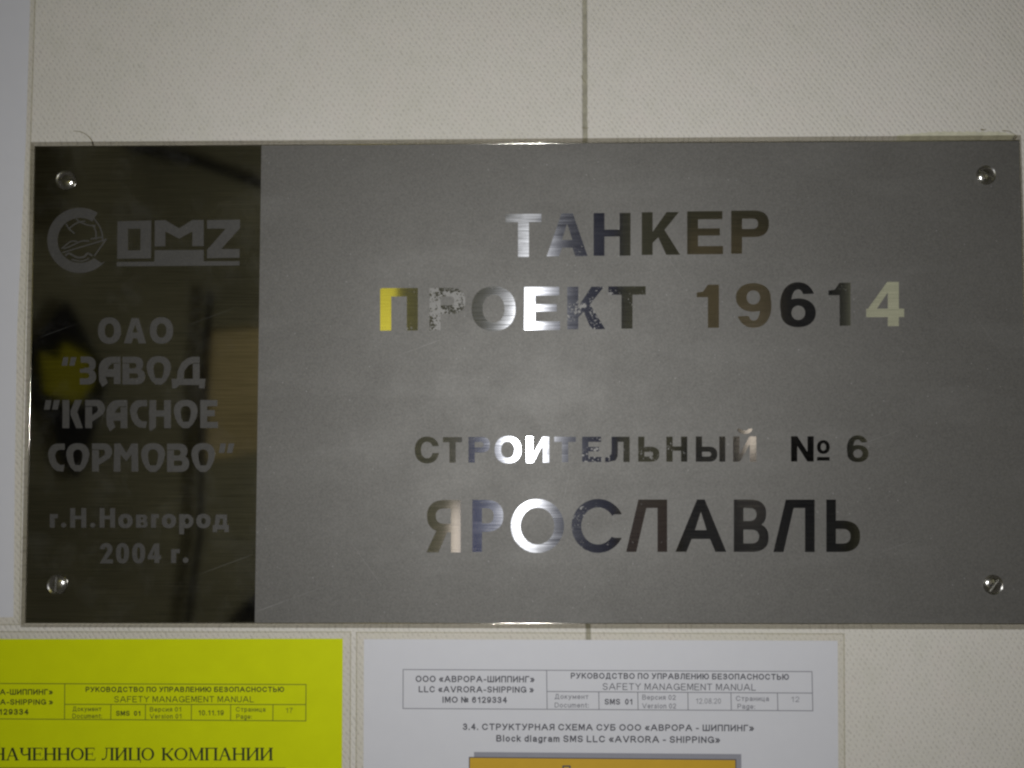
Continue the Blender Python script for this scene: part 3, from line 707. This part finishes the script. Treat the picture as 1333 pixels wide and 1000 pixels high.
sheetL = laminated('blank white laminated sheet left of the steel plaque', 'paper', [(-420, -60), (39.3, -60), (39.2, 0), (33.4, 185), (22, 430), (19.2, 600), (17.4, 803.6), (-420, 806)], [(-430, -70), (47.2, -70), (46.5, 0), (40.6, 183), (33, 430), (29.5, 600), (26.2, 814), (-430, 816)], M_white)
sheetY = laminated('lime yellow laminated sheet of printed Russian text below the plaque', 'paper', [(-330, 832.5), (446.2, 831.6), (444.3, 1120), (-330, 1120)], [(-342, 821.5), (457.2, 822), (455.8, 1130), (-342, 1130)], M_yellow)
sheetW = laminated('white laminated page with a printed table and the top of an orange diagram box', 'paper', [(473.8, 832.2), (1090.4, 834.3), (1092.8, 1290), (472, 1290)], [(463.5, 822.4), (1099.5, 824.5), (1102, 1300), (461.5, 1300)], M_white)

def arc(cx, cy, a, b, t0, t1, n=9):
    return [(cx+a*math.cos(math.radians(t0+(t1-t0)*i/n)), cy+b*math.sin(math.radians(t0+(t1-t0)*i/n))) for i in range(n+1)]
def lc(*pl): return [[(a, .29+b*.71) for a, b in p] for p in pl]      # small letters sit on the x-height
def same(a, b):
    for p, q in zip(a, b): FONT[p] = FONT[q]
FONT = {
 'А': (.80, [[(0, 1), (.36, 0), (.44, 0), (.80, 1)], [(.14, .66), (.66, .66)]]),
 'Б': (.60, [[(.54, 0), (0, 0), (0, 1), (.32, 1)]+arc(.36, .72, .23, .28, 80, -80)+[(.32, .44), (0, .44)]]),
 'В': (.60, [[(0, .47), (0, 0), (.34, 0)]+arc(.34, .235, .20, .235, -80, 80)+[(.3, .47), (0, .47), (0, 1), (.36, 1)]+arc(.36, .735, .23, .265, 80, -80)]),
 'Г': (.48, [[(.48, 0), (0, 0), (0, 1)]]),
 'Д': (.74, [[(.10, .97), (.20, .6), (.22, 0), (.60, 0), (.60, 1)], [(0, 1.16), (0, 1), (.74, 1), (.74, 1.16)]]),
 'Е': (.58, [[(.55, 0), (0, 0), (0, 1), (.58, 1)], [(0, .48), (.50, .48)]]),
 'З': (.56, [arc(.27, .25, .24, .25, 190, 440, 12)+[(.18, .48)], [(.22, .48)]+arc(.28, .73, .27, .27, -90, 165, 12)]),
 'И': (.60, [[(0, 0), (0, 1)], [(.60, 0), (.60, 1)], [(.02, .92), (.58, .08)]]),
 'К': (.58, [[(0, 0), (0, 1)], [(.56, 0), (.03, .60)], [(.22, .40), (.60, 1)]]),
 'Л': (.60, [[(0, 1), (.10, .94), (.15, .6), (.16, 0), (.60, 0), (.60, 1)]]),
 'М': (.72, [[(0, 1), (0, 0), (.08, 0), (.36, .90), (.64, 0), (.72, 0), (.72, 1)]]),
 'Н': (.60, [[(0, 0), (0, 1)], [(.60, 0), (.60, 1)], [(0, .47), (.60, .47)]]),
 'О': (.76, [arc(.38, .5, .38, .5, 0, 360, 24)]),
 'П': (.58, [[(0, 1), (0, 0), (.58, 0), (.58, 1)]]),
 'Р': (.56, [[(0, 1), (0, 0), (.32, 0)]+arc(.32, .275, .24, .275, -80, 80)+[(.3, .55), (0, .55)]]),
 'С': (.70, [arc(.36, .5, .36, .5, -32, -328, 20)]),
 'Т': (.62, [[(0, 0), (.62, 0)], [(.31, 0), (.31, 1)]]),
 'У': (.60, [[(0, 0), (.31, .66)], [(.60, 0), (.30, .78), (.20, .96), (.06, 1)]]),
 'Х': (.62, [[(0, 0), (.62, 1)], [(.62, 0), (0, 1)]]),
 'Ч': (.54, [[(.54, 0), (.54, 1)], [(0, 0), (0, .38), (.12, .54), (.34, .54), (.54, .46)]]),
 'Ш': (.88, [[(0, 0), (0, 1), (.88, 1), (.88, 0)], [(.44, 0), (.44, 1)]]),
 'Ь': (.58, [[(0, 0), (0, 1), (.34, 1)]+arc(.34, .73, .24, .27, 80, -80)+[(.3, .46), (0, .46)]]),
 'Ю': (.96, [[(0, 0), (0, 1)], [(0, .5), (.28, .5)], arc(.62, .5, .34, .5, 0, 360, 24)]),
 'Я': (.58, [[(.58, 1), (.58, 0), (.26, 0)]+arc(.26, .28, .24, .28, -100, -260)+[(.3, .56), (.58, .56)], [(.30, .56), (0, 1)]]),
 'D': (.64, [[(0, 1), (0, 0), (.28, 0)]+arc(.28, .5, .36, .5, -85, 85, 14)+[(0, 1)]]),
 'F': (.54, [[(.54, 0), (0, 0), (0, 1)], [(0, .48), (.46, .48)]]),
 'G': (.74, [arc(.37, .5, .37, .5, -35, -345, 20), [(.74, .92), (.74, .56), (.44, .56)]]),
 'I': (.02, [[(0, 0), (0, 1)]]),
 'L': (.52, [[(0, 0), (0, 1), (.52, 1)]]),
 'N': (.60, [[(0, 1), (0, 0), (.60, 1), (.60, 0)]]),
 'R': (.64, [[(0, 1), (0, 0), (.34, 0)]+arc(.34, .27, .24, .27, -80, 80)+[(.3, .54), (0, .54)], [(.32, .54), (.64, 1)]]),
 'S': (.60, [arc(.30, .25, .28, .25, -20, -245, 12)+[(.42, .52)]+arc(.30, .74, .29, .26, -60, 165, 12)]),
 'U': (.60, [[(0, 0)]+arc(.30, .68, .30, .32, 180, 0, 10)+[(.60, 0)]]),
 'V': (.72, [[(0, 0), (.33, 1), (.39, 1), (.72, 0)]]),
 'Y': (.66, [[(0, 0), (.33, .5), (.33, 1)], [(.66, 0), (.33, .5)]]),
 '0': (.46, [arc(.23, .5, .23, .5, 0, 360, 20)]),
 '1': (.36, [[(.06, .24), (.22, .14), (.30, 0), (.30, 1)]]),
 '2': (.46, [arc(.23, .27, .23, .27, 190, 380, 10)+[(.36, .55), (0, 1), (.47, 1)]]),
 '3': (.46, [arc(.22, .25, .21, .25, 195, 440, 10)+[(.18, .48)], [(.2, .48)]+arc(.22, .73, .24, .27, -90, 165, 10)]),
 '4': (.50, [[(.36, 1), (.36, 0), (0, .68), (.50, .68)]]),
 '6': (.47, [arc(.24, .68, .23, .32, 0, 360, 16), [(.01, .66), (.02, .35), (.10, .08), (.25, 0), (.38, .05), (.43, .18)]]),
 '7': (.46, [[(0, 0), (.46, 0), (.24, .45), (.15, 1)]]),
 '8': (.46, [arc(.23, .25, .19, .25, 0, 360, 14), arc(.23, .74, .23, .26, 0, 360, 14)]),
 '9': (.47, [arc(.23, .32, .23, .32, 0, 360, 16), [(.46, .34), (.45, .65), (.37, .92), (.22, 1), (.09, .95), (.04, .82)]]),
 '«': (.50, [[(.22, .30), (0, .62), (.22, .94)], [(.50, .30), (.28, .62), (.50, .94)]]),
 '»': (.50, [[(0, .30), (.22, .62), (0, .94)], [(.28, .30), (.50, .62), (.28, .94)]]),
 '-': (.26, [[(0, .64), (.26, .64)]]), ':': (.02, [[(0, .38), (0, .42)], [(0, .96), (0, 1)]]), '.': (.02, [[(0, .96), (0, 1)]]),
 '№': (.98, [[(0, 1), (0, 0), (.52, 1), (.52, 0)], arc(.82, .44, .14, .22, 0, 360, 14), [(.68, .88), (.96, .88)]]),
 'о': (.46, lc(arc(.23, .5, .23, .5, 0, 360, 18))), 'c': (.42, lc(arc(.23, .5, .23, .5, -40, -320, 14))),
 'a': (.44, lc(arc(.22, .28, .20, .28, 200, 360, 8)+[(.42, .9), (.46, 1)], [(.42, .42), (.15, .48), (0, .70), (.06, .95), (.2, 1), (.36, .9), (.42, .72)])),
 'e': (.46, lc([(.02, .5), (.45, .5)]+arc(.23, .5, .23, .5, -5, -325, 16))),
 'n': (.40, lc([(0, 0), (0, 1)], [(0, .35), (.12, .05), (.26, 0), (.38, .12), (.40, .3), (.40, 1)])),
 'm': (.68, lc([(0, 0), (0, 1)], [(0, .3), (.10, .04), (.22, 0), (.32, .1), (.34, .3), (.34, 1)], [(.34, .3), (.44, .04), (.56, 0), (.66, .1), (.68, .3), (.68, 1)])),
 'r': (.24, lc([(0, 0), (0, 1)], [(0, .35), (.10, .06), (.24, .02)])),
 's': (.38, lc([(.38, .2), (.28, .02), (.12, .02), (.02, .2), (.08, .42), (.32, .56), (.38, .78), (.28, .98), (.1, .98), (0, .8)])),
 'u': (.40, lc([(0, 0), (0, .7), (.04, .9), (.16, 1), (.30, .94), (.40, .65)], [(.40, 0), (.40, 1)])),
 'k': (.40, [[(0, 0), (0, 1)], [(.38, .29), (.02, .70)], [(.14, .58), (.42, 1)]]), 'l': (.02, [[(0, 0), (0, 1)]]),
 'i': (.02, [[(0, .29), (0, 1)], [(0, 0), (0, .04)]]), 't': (.24, [[(.10, .08), (.10, .9), (.16, 1), (.24, 1)], [(0, .29), (.24, .29)]]),
 'd': (.44, lc(arc(.22, .5, .22, .5, 0, 360, 16))+[[(.44, 0), (.44, 1)]]),
 'g': (.44, lc(arc(.22, .5, .22, .5, 0, 360, 16), [(.44, 0), (.44, 1.1), (.36, 1.36), (.2, 1.4), (.04, 1.3)])),
 'p': (.44, lc(arc(.22, .5, .22, .5, 0, 360, 16), [(0, 0), (0, 1.4)])),
 'к': (.38, lc([(0, 0), (0, 1)], [(.36, 0), (.02, .55)], [(.14, .4), (.40, 1)])), 'у': (.44, lc([(0, 0), (.22, .9)], [(.44, 0), (.18, 1.15), (.02, 1.38)])),
 'м': (.54, lc([(0, 1), (0, 0), (.27, .85), (.54, 0), (.54, 1)])), 'н': (.40, lc([(0, 0), (0, 1)], [(.40, 0), (.40, 1)], [(0, .46), (.40, .46)])),
 'т': (.42, lc([(0, 0), (.42, 0)], [(.21, 0), (.21, 1)])), 'и': (.42, lc([(0, 0), (0, 1)], [(.42, 0), (.42, 1)], [(.02, .9), (.40, .1)])),
 'я': (.40, lc([(.40, 1), (.40, 0), (.14, 0), (.02, .14), (.02, .40), (.14, .52), (.40, .52)], [(.22, .52), (0, 1)])),
 'ц': (.48, lc([(0, 0), (0, 1), (.48, 1), (.48, 1.28)], [(.40, 0), (.40, 1)])),
}
same('ABEKMHOPCTX', 'АВЕКМНОРСТХ'); same('oорсеаr', 'ооpcear')
def text(s, x0, x1, yb0, cap, m, par, bold=0.2, yb1=None, name='text_line'):
    """one printed line drawn with pen strokes; baseline (x0,yb0)-(x1,yb1), capitals cap pixels high, bold = stroke / cap"""
    yb1 = yb0 if yb1 is None else yb1
    sw = bold*cap; gap = .155+bold*1.05; x = 0; put = []
    for ch in s:
        if ch == ' ': x += .36; continue
        wd, pl = FONT[ch]; put.append((x, pl)); x += wd+gap
    tot = x-gap; kx = (x1-x0-sw)/tot; V = []; Fc = []
    for gx, pl in put:
        ops = []
        for p in pl:
            q = [(x0+sw/2+(gx+a)*kx, -cap+sw/2+b*(cap-sw)) for a, b in p]
            closed = math.hypot(q[0][0]-q[-1][0], q[0][1]-q[-1][1]) < .05
            if not closed:
                for e, f in ((0, 1), (-1, -2)):
                    dx, dy = q[e][0]-q[f][0], q[e][1]-q[f][1]; d = math.hypot(dx, dy) or 1
                    q[e] = (q[e][0]+dx/d*sw/2, q[e][1]+dy/d*sw/2)
            for a, b in zip(q, q[1:]):          # one bar per segment, joints capped with a small disc
                if math.hypot(a[0]-b[0], a[1]-b[1]) > 1e-4: ops.append((1, stroke([a, b], sw)))
            for a in (q[:-1] if closed else q[1:-1]): ops.append((1, ell(a[0], a[1], sw/2, sw/2, 2, 8)))
        vs = []; es = []
        for _, pp in ops:
            b0 = len(vs); n = len(pp); vs += [Vector(a) for a in pp]; es += [(b0+i, b0+(i+1) % n) for i in range(n)]
        vo, eo, fo, _, _, _ = delaunay_2d_cdt(vs, es, [], 0, 1e-4)
        boxes = [(min(a for a, b in pp), max(a for a, b in pp), min(b for a, b in pp), max(b for a, b in pp), pp) for _, pp in ops]
        mp = {}
        for f in fo:
            cx = sum(vo[i][0] for i in f)/len(f); cy = sum(vo[i][1] for i in f)/len(f)
            if any(l <= cx <= r and t <= cy <= bt and inpoly(pp, cx, cy) for l, r, t, bt, pp in boxes):
                ff = []
                for i in f:
                    if i not in mp:
                        u = (vo[i][0]-x0)/(x1-x0); mp[i] = len(V); V.append(at(vo[i][0], vo[i][1]+yb0+(yb1-yb0)*u, YT))
                    ff.append(mp[i])
                Fc.append(tuple(ff))
    me = mesh(V, Fc); bm = bmesh.new(); bm.from_mesh(me)
    for f in bm.faces:
        f.normal_update()
        if f.normal.y > 0: f.normal_flip()
    bm.to_mesh(me); bm.free()
    return link(name, me, m, par)
def grid(lines, wd, m, par):
    V = []; Fc = []
    for i, (a, b, c, d) in enumerate(lines):
        dx, dy = c-a, d-b; l = math.hypot(dx, dy); nx, ny = -dy/l*wd/2, dx/l*wd/2
        yy = YT+0.00001*(1 if abs(dx) > abs(dy) else 0)+i*0.0000008
        k = len(V); V += [at(a+nx, b+ny, yy), at(c+nx, d+ny, yy), at(c-nx, d-ny, yy), at(a-nx, b-ny, yy)]; Fc.append((k, k+1, k+2, k+3))
    return link('table_rules', mesh(V, Fc), m, par)

B = 0.185
# white page
p = sheetW
text('ООО «АВРОРА-ШИППИНГ»', 541, 696, 888.0, 8.4, M_ink, p, B, 888.6)
text('LLC «AVRORA-SHIPPING »', 545, 695, 901.4, 8.2, M_ink, p, B, 902)
text('IMO № 6129334', 576, 660, 915.0, 8.2, M_ink, p, B, 915.4)
text('РУКОВОДСТВО ПО УПРАВЛЕНИЮ БЕЗОПАСНОСТЬЮ', 743, 1027, 883.6, 7.8, M_ink, p, B, 885.2)
text('SAFETY MANAGEMENT MANUAL', 784.5, 984, 898.2, 8.8, M_ink, p, 0.115, 899.2)
for s, a, b, y in (('Документ', 722, 766, 910), ('Document:', 722, 766.5, 921.2), ('Версия 02', 836, 879.5, 911), ('Version 02', 836, 880, 922.2), ('Страница', 958, 1001, 912.6), ('Page:', 960, 983, 922.8)):
    text(s, a, b, y, 6.6, M_inkl, p, 0.145, y+.3)
text('SMS  01', 787, 823.5, 917.4, 7.6, M_ink, p, B); text('12.08.20', 905.6, 938.5, 916.2, 7.0, M_inkl, p, 0.11); text('12', 1029.5, 1040.4, 914, 7.0, M_inkl, p, 0.11)
grid([(524.8, 871.7, 1057.2, 874.4), (524.6, 922.4, 1058.2, 925.4), (711.8, 900.3, 1057.6, 902.4), (524.8, 871.2, 524.6, 922.9), (711.6, 872.6, 712.2, 923.8), (1057, 874, 1058.1, 925.8),
      (779.4, 900.8, 779.8, 924.1), (830.2, 901, 830.6, 924.4), (895.4, 901.4, 895.8, 924.7), (951.5, 901.8, 952, 925), (1012, 902.1, 1012.6, 925.2)], 1.05, M_inkl, p)
text('3.4. СТРУКТУРНАЯ СХЕМА СУБ ООО «АВРОРА - ШИППИНГ»', 602.6, 981.6, 950.4, 8.6, M_ink, p, B, 952.2)
text('Block diagram SMS LLC «AVRORA - SHIPPING»', 646, 937.5, 965.6, 8.8, M_ink, p, B, 967.6)
def flat(name, pts, yy, m, par):
    me = mesh([at(a, b, yy) for a, b in pts], [tuple(range(len(pts)))])
    if me.polygons[0].normal.y > 0: me.flip_normals()
    return link(name, me, m, par)
flat('box_shadow', [(617, 979), (965, 981.8), (966, 1100), (617, 1100)], -0.00050, M_greyp, p)
flat('diagram_box', [(611, 986.2), (957.8, 989.2), (959, 1110), (611, 1110)], -0.00053, M_orange, p)
grid([(610.5, 986, 958.3, 989), (611, 985.5, 610.8, 1100), (957.8, 988.7, 959, 1110)], 1.3, M_ink, p)
text('П', 732, 743, 1007, 10.5, M_ink, p, B)
# yellow page
p = sheetY
text('ООО «АВРОРА-ШИППИНГ»', -72, 68.8, 904.6, 7.4, M_inky, p, B)
text('LLC «AVRORA-SHIPPING »', -69, 69, 917.6, 7.3, M_inky, p, B)
text('IMO № 6129334', -47, 37.2, 930.6, 7.6, M_inky, p, B)
text('РУКОВОДСТВО ПО УПРАВЛЕНИЮ БЕЗОПАСНОСТЬЮ', 111.4, 369.8, 901.0, 6.9, M_inky, p, B)
text('SAFETY MANAGEMENT MANUAL', 148.7, 330.6, 914.4, 8.0, M_inky, p, 0.12)
for s, a, b, y in (('Документ', 94.4, 132, 926), ('Document:', 94.2, 133, 935.2), ('Версия 01', 195, 236, 926.6), ('Version 01', 195, 236.4, 935.6), ('Страница', 307, 345.6, 926.6), ('Page:', 307.5, 328, 936)):
    text(s, a, b, y, 6.2, M_inkyl, p, 0.145)
text('SMS  01', 151, 183, 932, 6.6, M_inky, p, B); text('10.11.19', 258, 291.2, 931.4, 6.8, M_inky, p, 0.15); text('17', 371.6, 381, 928, 6.4, M_inkyl, p, 0.12)
grid([(-85, 889.6, 398.6, 891.2), (-85, 935.4, 398.4, 938.6), (84.3, 917, 398.4, 917.3), (-85, 889.2, -85, 936), (84.3, 890, 84, 937), (398.4, 890.8, 398.1, 939),
      (144.4, 917, 144.2, 937.3), (189.4, 917, 189.2, 937.6), (249.2, 917, 249, 937.9), (300.3, 917, 300.1, 938.2), (355.4, 917, 355.2, 938.5)], 1.0, M_inkyl, p)
grid([(-85, 999.6, 372, 999.9)], 1.0, M_inkyl, p)
# serif heading, drawn letter by letter
def serif(ch, x0, x1, y0, y1):
    w, h = x1-x0, y1-y0; sv = 3.1; th = 1.2; A = []; sr = lambda x, y, ww=sv+2.4: A.append((1, rect(x-ww/2, y-.55, x+ww/2, y+.55)))
    add = lambda p: A.append((1, p)); sub = lambda p: A.append((-1, p))
    L_, R_ = x0+2.9, x1-2.9
    if ch in 'НПИЦ':
        for xx in (L_, R_):
            add(rect(xx-sv/2, y0, xx+sv/2, y1)); sr(xx, y0+.45)
            if ch != 'Ц': sr(xx, y1-.45)
        if ch == 'Н': add(rect(L_, (y0+y1)/2-.65, R_, (y0+y1)/2+.65))
        if ch == 'П': add(rect(L_, y0, R_, y0+1.2))
        if ch == 'И': add(stroke([(L_+.8, y1-2.0), (R_-.8, y0+2.0)], 1.5))
        if ch == 'Ц': add(rect(x0+.6, y1-.9, x1, y1)); add(rect(x1-1, y1-.9, x1, y1+3.2))
    elif ch == 'А':
        c = (x0+x1)/2; add(stroke([(x0+2, y1), (c-.3, y0)], 1.4)); add(stroke([(c-.2, y0), (x1-2.6, y1)], 3.0)); add(rect(x0+w*.27, y0+h*.62, x1-w*.3, y0+h*.62+.9)); sr(x0+2, y1-.45, 4.4); sr(x1-2.6, y1-.45, 5.4)
    elif ch == 'Е':
        add(rect(L_-sv/2, y0, L_+sv/2, y1)); sr(L_, y0+.45); sr(L_, y1-.45); add(rect(L_, y0, x1-.8, y0+1.1)); add(rect(L_, y1-1.1, x1, y1)); add(rect(L_, y0+h*.47, x1-3.4, y0+h*.47+.9))
        add(rect(x1-1.5, y0, x1-.8, y0+3.4)); add([(x1-1.2, y1), (x1, y1-4), (x1+.4, y1-4), (x1, y1)]); add(rect(x1-3.8, y0+h*.35, x1-3.1, y0+h*.66))
    elif ch == 'О': add(ell((x0+x1)/2, (y0+y1)/2, w/2, h/2, 2, 32)); sub(ell((x0+x1)/2, (y0+y1)/2, w/2-2.9, h/2-1.2, 2, 28))
    elif ch == 'Ч':
        add(rect(R_-sv/2, y0, R_+sv/2, y1)); sr(R_, y0+.45); sr(R_, y1-.45); add(rect(L_-sv/2, y0, L_+sv/2, y0+h*.42)); sr(L_, y0+.45)
        add(stroke([(L_, y0+h*.38), (L_+1.2, y0+h*.53), (L_+4, y0+h*.57), (R_, y0+h*.48)], 1.6, 4))
    elif ch == 'Л':
        add(rect(R_-sv/2, y0, R_+sv/2, y1)); sr(R_, y0+.45); sr(R_, y1-.45); add(rect(x0+w*.28, y0, R_, y0+.9)); add(stroke([(x0+w*.42, y0+.4), (x0+w*.36, y1-4), (x0+1.6, y1-.8)], 1.5, 4)); add(ell(x0+1.5, y1-1.4, 1.3, 1.3, 2, 12))
    elif ch == 'К':
        add(rect(L_-sv/2, y0, L_+sv/2, y1)); sr(L_, y0+.45); sr(L_, y1-.45); add(stroke([(L_, y0+h*.52), (x0+w*.55, y0+h*.42), (x1-2.4, y0+1)], 1.5, 4)); add(ell(x1-2, y0+1.5, 1.3, 1.3, 2, 12)); add(stroke([(x0+w*.38, y0+h*.47), (x1-2, y1)], 2.9)); sr(x1-2, y1-.45, 4.6)
    elif ch == 'М':
        add(stroke([(L_, y1), (L_+.4, y0)], 1.3)); add(rect(R_-sv/2, y0, R_+sv/2, y1)); add(stroke([(L_+.6, y0), ((x0+x1)/2-.3, y1-.6)], 2.4)); add(stroke([((x0+x1)/2, y1), (R_, y0)], 1.3)); sr(L_-.2, y1-.45, 4.4); sr(R_, y1-.45); sr(L_-.4, y0+.45, 3.6); sr(R_+.4, y0+.45, 4.4)
    return A
for word, a, b in (('НАЗ', -60, -19.5), ('НАЧЕННОЕ', -10.5, 124.2), ('ЛИЦО', 131.6, 201), ('КОМПАНИИ', 209.8, 355.8)):
    wd = {'М': 1.2, 'Е': .83, 'О': 1.0, 'А': 1.0, 'Ч': .93, 'К': .93}
    tot = sum(wd.get(c, 1.0) for c in word); u = (b-a)/tot; xx = a
    for c in word:
        if c == 'З': xx += u*wd.get(c, 1); continue
        ops = serif(c, xx+.35, xx+u*wd.get(c, 1)-.35, 973.6+xx*.0, 990.0)
        me = shape_mesh(ops, YT, YP-0.00003); o = link('printed_letter', me, M_inky, p); xx += u*wd.get(c, 1)

# ------------------------------------------------------------------ behind the phone: bulkhead, lamp tubes, and boards added to colour the steel's reflections
YB = -1.25
room = bpy.data.objects.new('opposite_wall', None); COL.objects.link(room); room['kind'] = 'structure'
def refl(px, py, y=YB):
    """point at depth y that the flat face mirrors at a photo pixel"""
    p_ = at(px, py, YF); d = p_-CAM; d.y = -d.y
    return p_+d*((y-p_.y)/d.y)
M_bk = plain('dark_olive_bulkhead_paint', (0.25, 0.24, 0.15), 0.7, var=0.25, scale=5)
M_bk_dark = plain('black_reflection_shape', (0.012, 0.012, 0.015), 0.7)  # colours of the added boards, picked for what the steel mirrors
M_bk_yel = plain('yellow_painted_board', (0.80, 0.68, 0.06), 0.6)
M_bk_brown = plain('brown_reflection_board', (0.40, 0.32, 0.17), 0.6, var=0.2, scale=8)
M_bk_blue = plain('blue_reflection_board', (0.035, 0.06, 0.24), 0.8)
M_bk_navy = plain('navy_reflection_board', (0.085, 0.09, 0.15), 0.8)
M_bk_dim = plain('dim_yellow_reflection_board', (0.48, 0.44, 0.17), 0.6)
M_bk_tan = plain('tan_board', (0.50, 0.41, 0.20), 0.6, var=0.15, scale=8)
M_bk_red = plain('red_brown_board', (0.17, 0.12, 0.105), 0.6)
M_bk_oliv = plain('olive_yellow_board', (0.42, 0.39, 0.02), 0.6)
M_bk_grey = plain('dark_grey_reflection_board', (0.07, 0.07, 0.075), 0.6)
M_bk_pale, nt_, out_ = mat('pale_green_added_glow'); em_ = N(nt_, 'ShaderNodeEmission'); em_.inputs[0].default_value = (1, .98, .66, 1); em_.inputs[1].default_value = 0.52; L(nt_, em_.outputs[0], out_.inputs[0])  # glow added to the pale board, not a lamp
M_lamp, nt_, out_ = mat('warm_lamp_glow'); em_ = N(nt_, 'ShaderNodeEmission'); em_.inputs[0].default_value = (1, .86, .68, 1); em_.inputs[1].default_value = 1.9; L(nt_, em_.outputs[0], out_.inputs[0])
def board(name, pts, m, y=YB, th=0.02):
    V = [refl(a, b, y) for a, b in pts]; n = len(V); V += [Vector((v.x, y-th, v.z)) for v in V]
    Fc = [tuple(range(n)), tuple(range(2*n-1, n-1, -1))]+[(i, i+n, (i+1) % n+n, (i+1) % n) for i in range(n)]
    me = mesh(V, Fc); bm = bmesh.new(); bm.from_mesh(me); bmesh.ops.recalc_face_normals(bm, faces=bm.faces); bm.to_mesh(me); bm.free()
    return link(name, me, m, room)
board('bulkhead', [(-250, -350), (1600, -350), (1600, 1350), (-250, 1350)], M_bk, YB-0.05, 0.05)
board('added_yellow_board', [(455, 300), (514, 300), (512, 470), (453, 470)], M_bk_yel, -0.60)  # unseen boards added so the polished letters mirror their colours
board('added_yellow_board', [(516, 300), (556, 300), (554, 450), (514, 450)], M_bk_dim)
board('added_glow_board', [(1118, 250), (1200, 250), (1200, 500), (1118, 500)], M_bk_pale)  # pale board made to glow, added to brighten the mirrored digit
board('added_brown_board', [(896, 300), (1010, 300), (1010, 480), (896, 480)], M_bk_brown)  # added board, gives the digits a brown reflection
board('added_grey_board', [(1014, 180), (1112, 180), (1112, 640), (1014, 640)], M_bk_grey)  # added board, darkens the reflection in the digits
board('added_blue_board', [(606, 560), (662, 540), (664, 800), (600, 800)], M_bk_blue)  # flat added board, turns the letters' reflection blue
board('added_brown_board', [(812, 640), (884, 640), (872, 800), (806, 800)], M_bk_red)
board('added_navy_board', [(702, 230), (806, 230), (800, 800), (704, 800)], M_bk_navy)  # flat added board for the bluish dark reflections
board('added_grey_board', [(890, 560), (1100, 560), (1100, 900), (886, 900)], M_bk_grey)
board('added_brown_board', [(276, 432), (352, 426), (352, 585), (268, 600)], M_bk_tan)
board('hanging_cable', [(269, 380), (274, 380), (267, 470), (262, 590), (260, 700), (244, 815), (239, 815), (256, 700), (258, 590), (262, 470)], M_bk_dark, YB+0.02)
board('added_black_board', [(84, 392), (104, 430), (134, 490), (122, 545), (96, 622), (80, 600), (64, 540), (36, 525), (30, 455), (56, 430)], M_bk_dark)  # added dark shape for the polished panel to mirror
board('added_yellow_board', [(52, 458), (76, 468), (82, 446), (110, 462), (116, 500), (98, 524), (58, 512)], M_bk_oliv, YB+0.02)
board('added_black_board', [(296, 812), (338, 768), (338, 812)], M_bk_dark)
board('hanging_cable', [(170, 186), (250, 202), (345, 236), (345, 246), (250, 212), (165, 194)], M_bk_dark)
tube = lambda pts: board('lit_lamp_tube', pts, M_lamp, YB+0.03)
tube([(587, 662), (601, 662), (600, 800), (586, 800)]); tube([(974, 490), (988, 490), (988, 588), (974, 588)])
print('verts', sum(len(o.data.vertices) for o in COL.objects if o.type == 'MESH'))
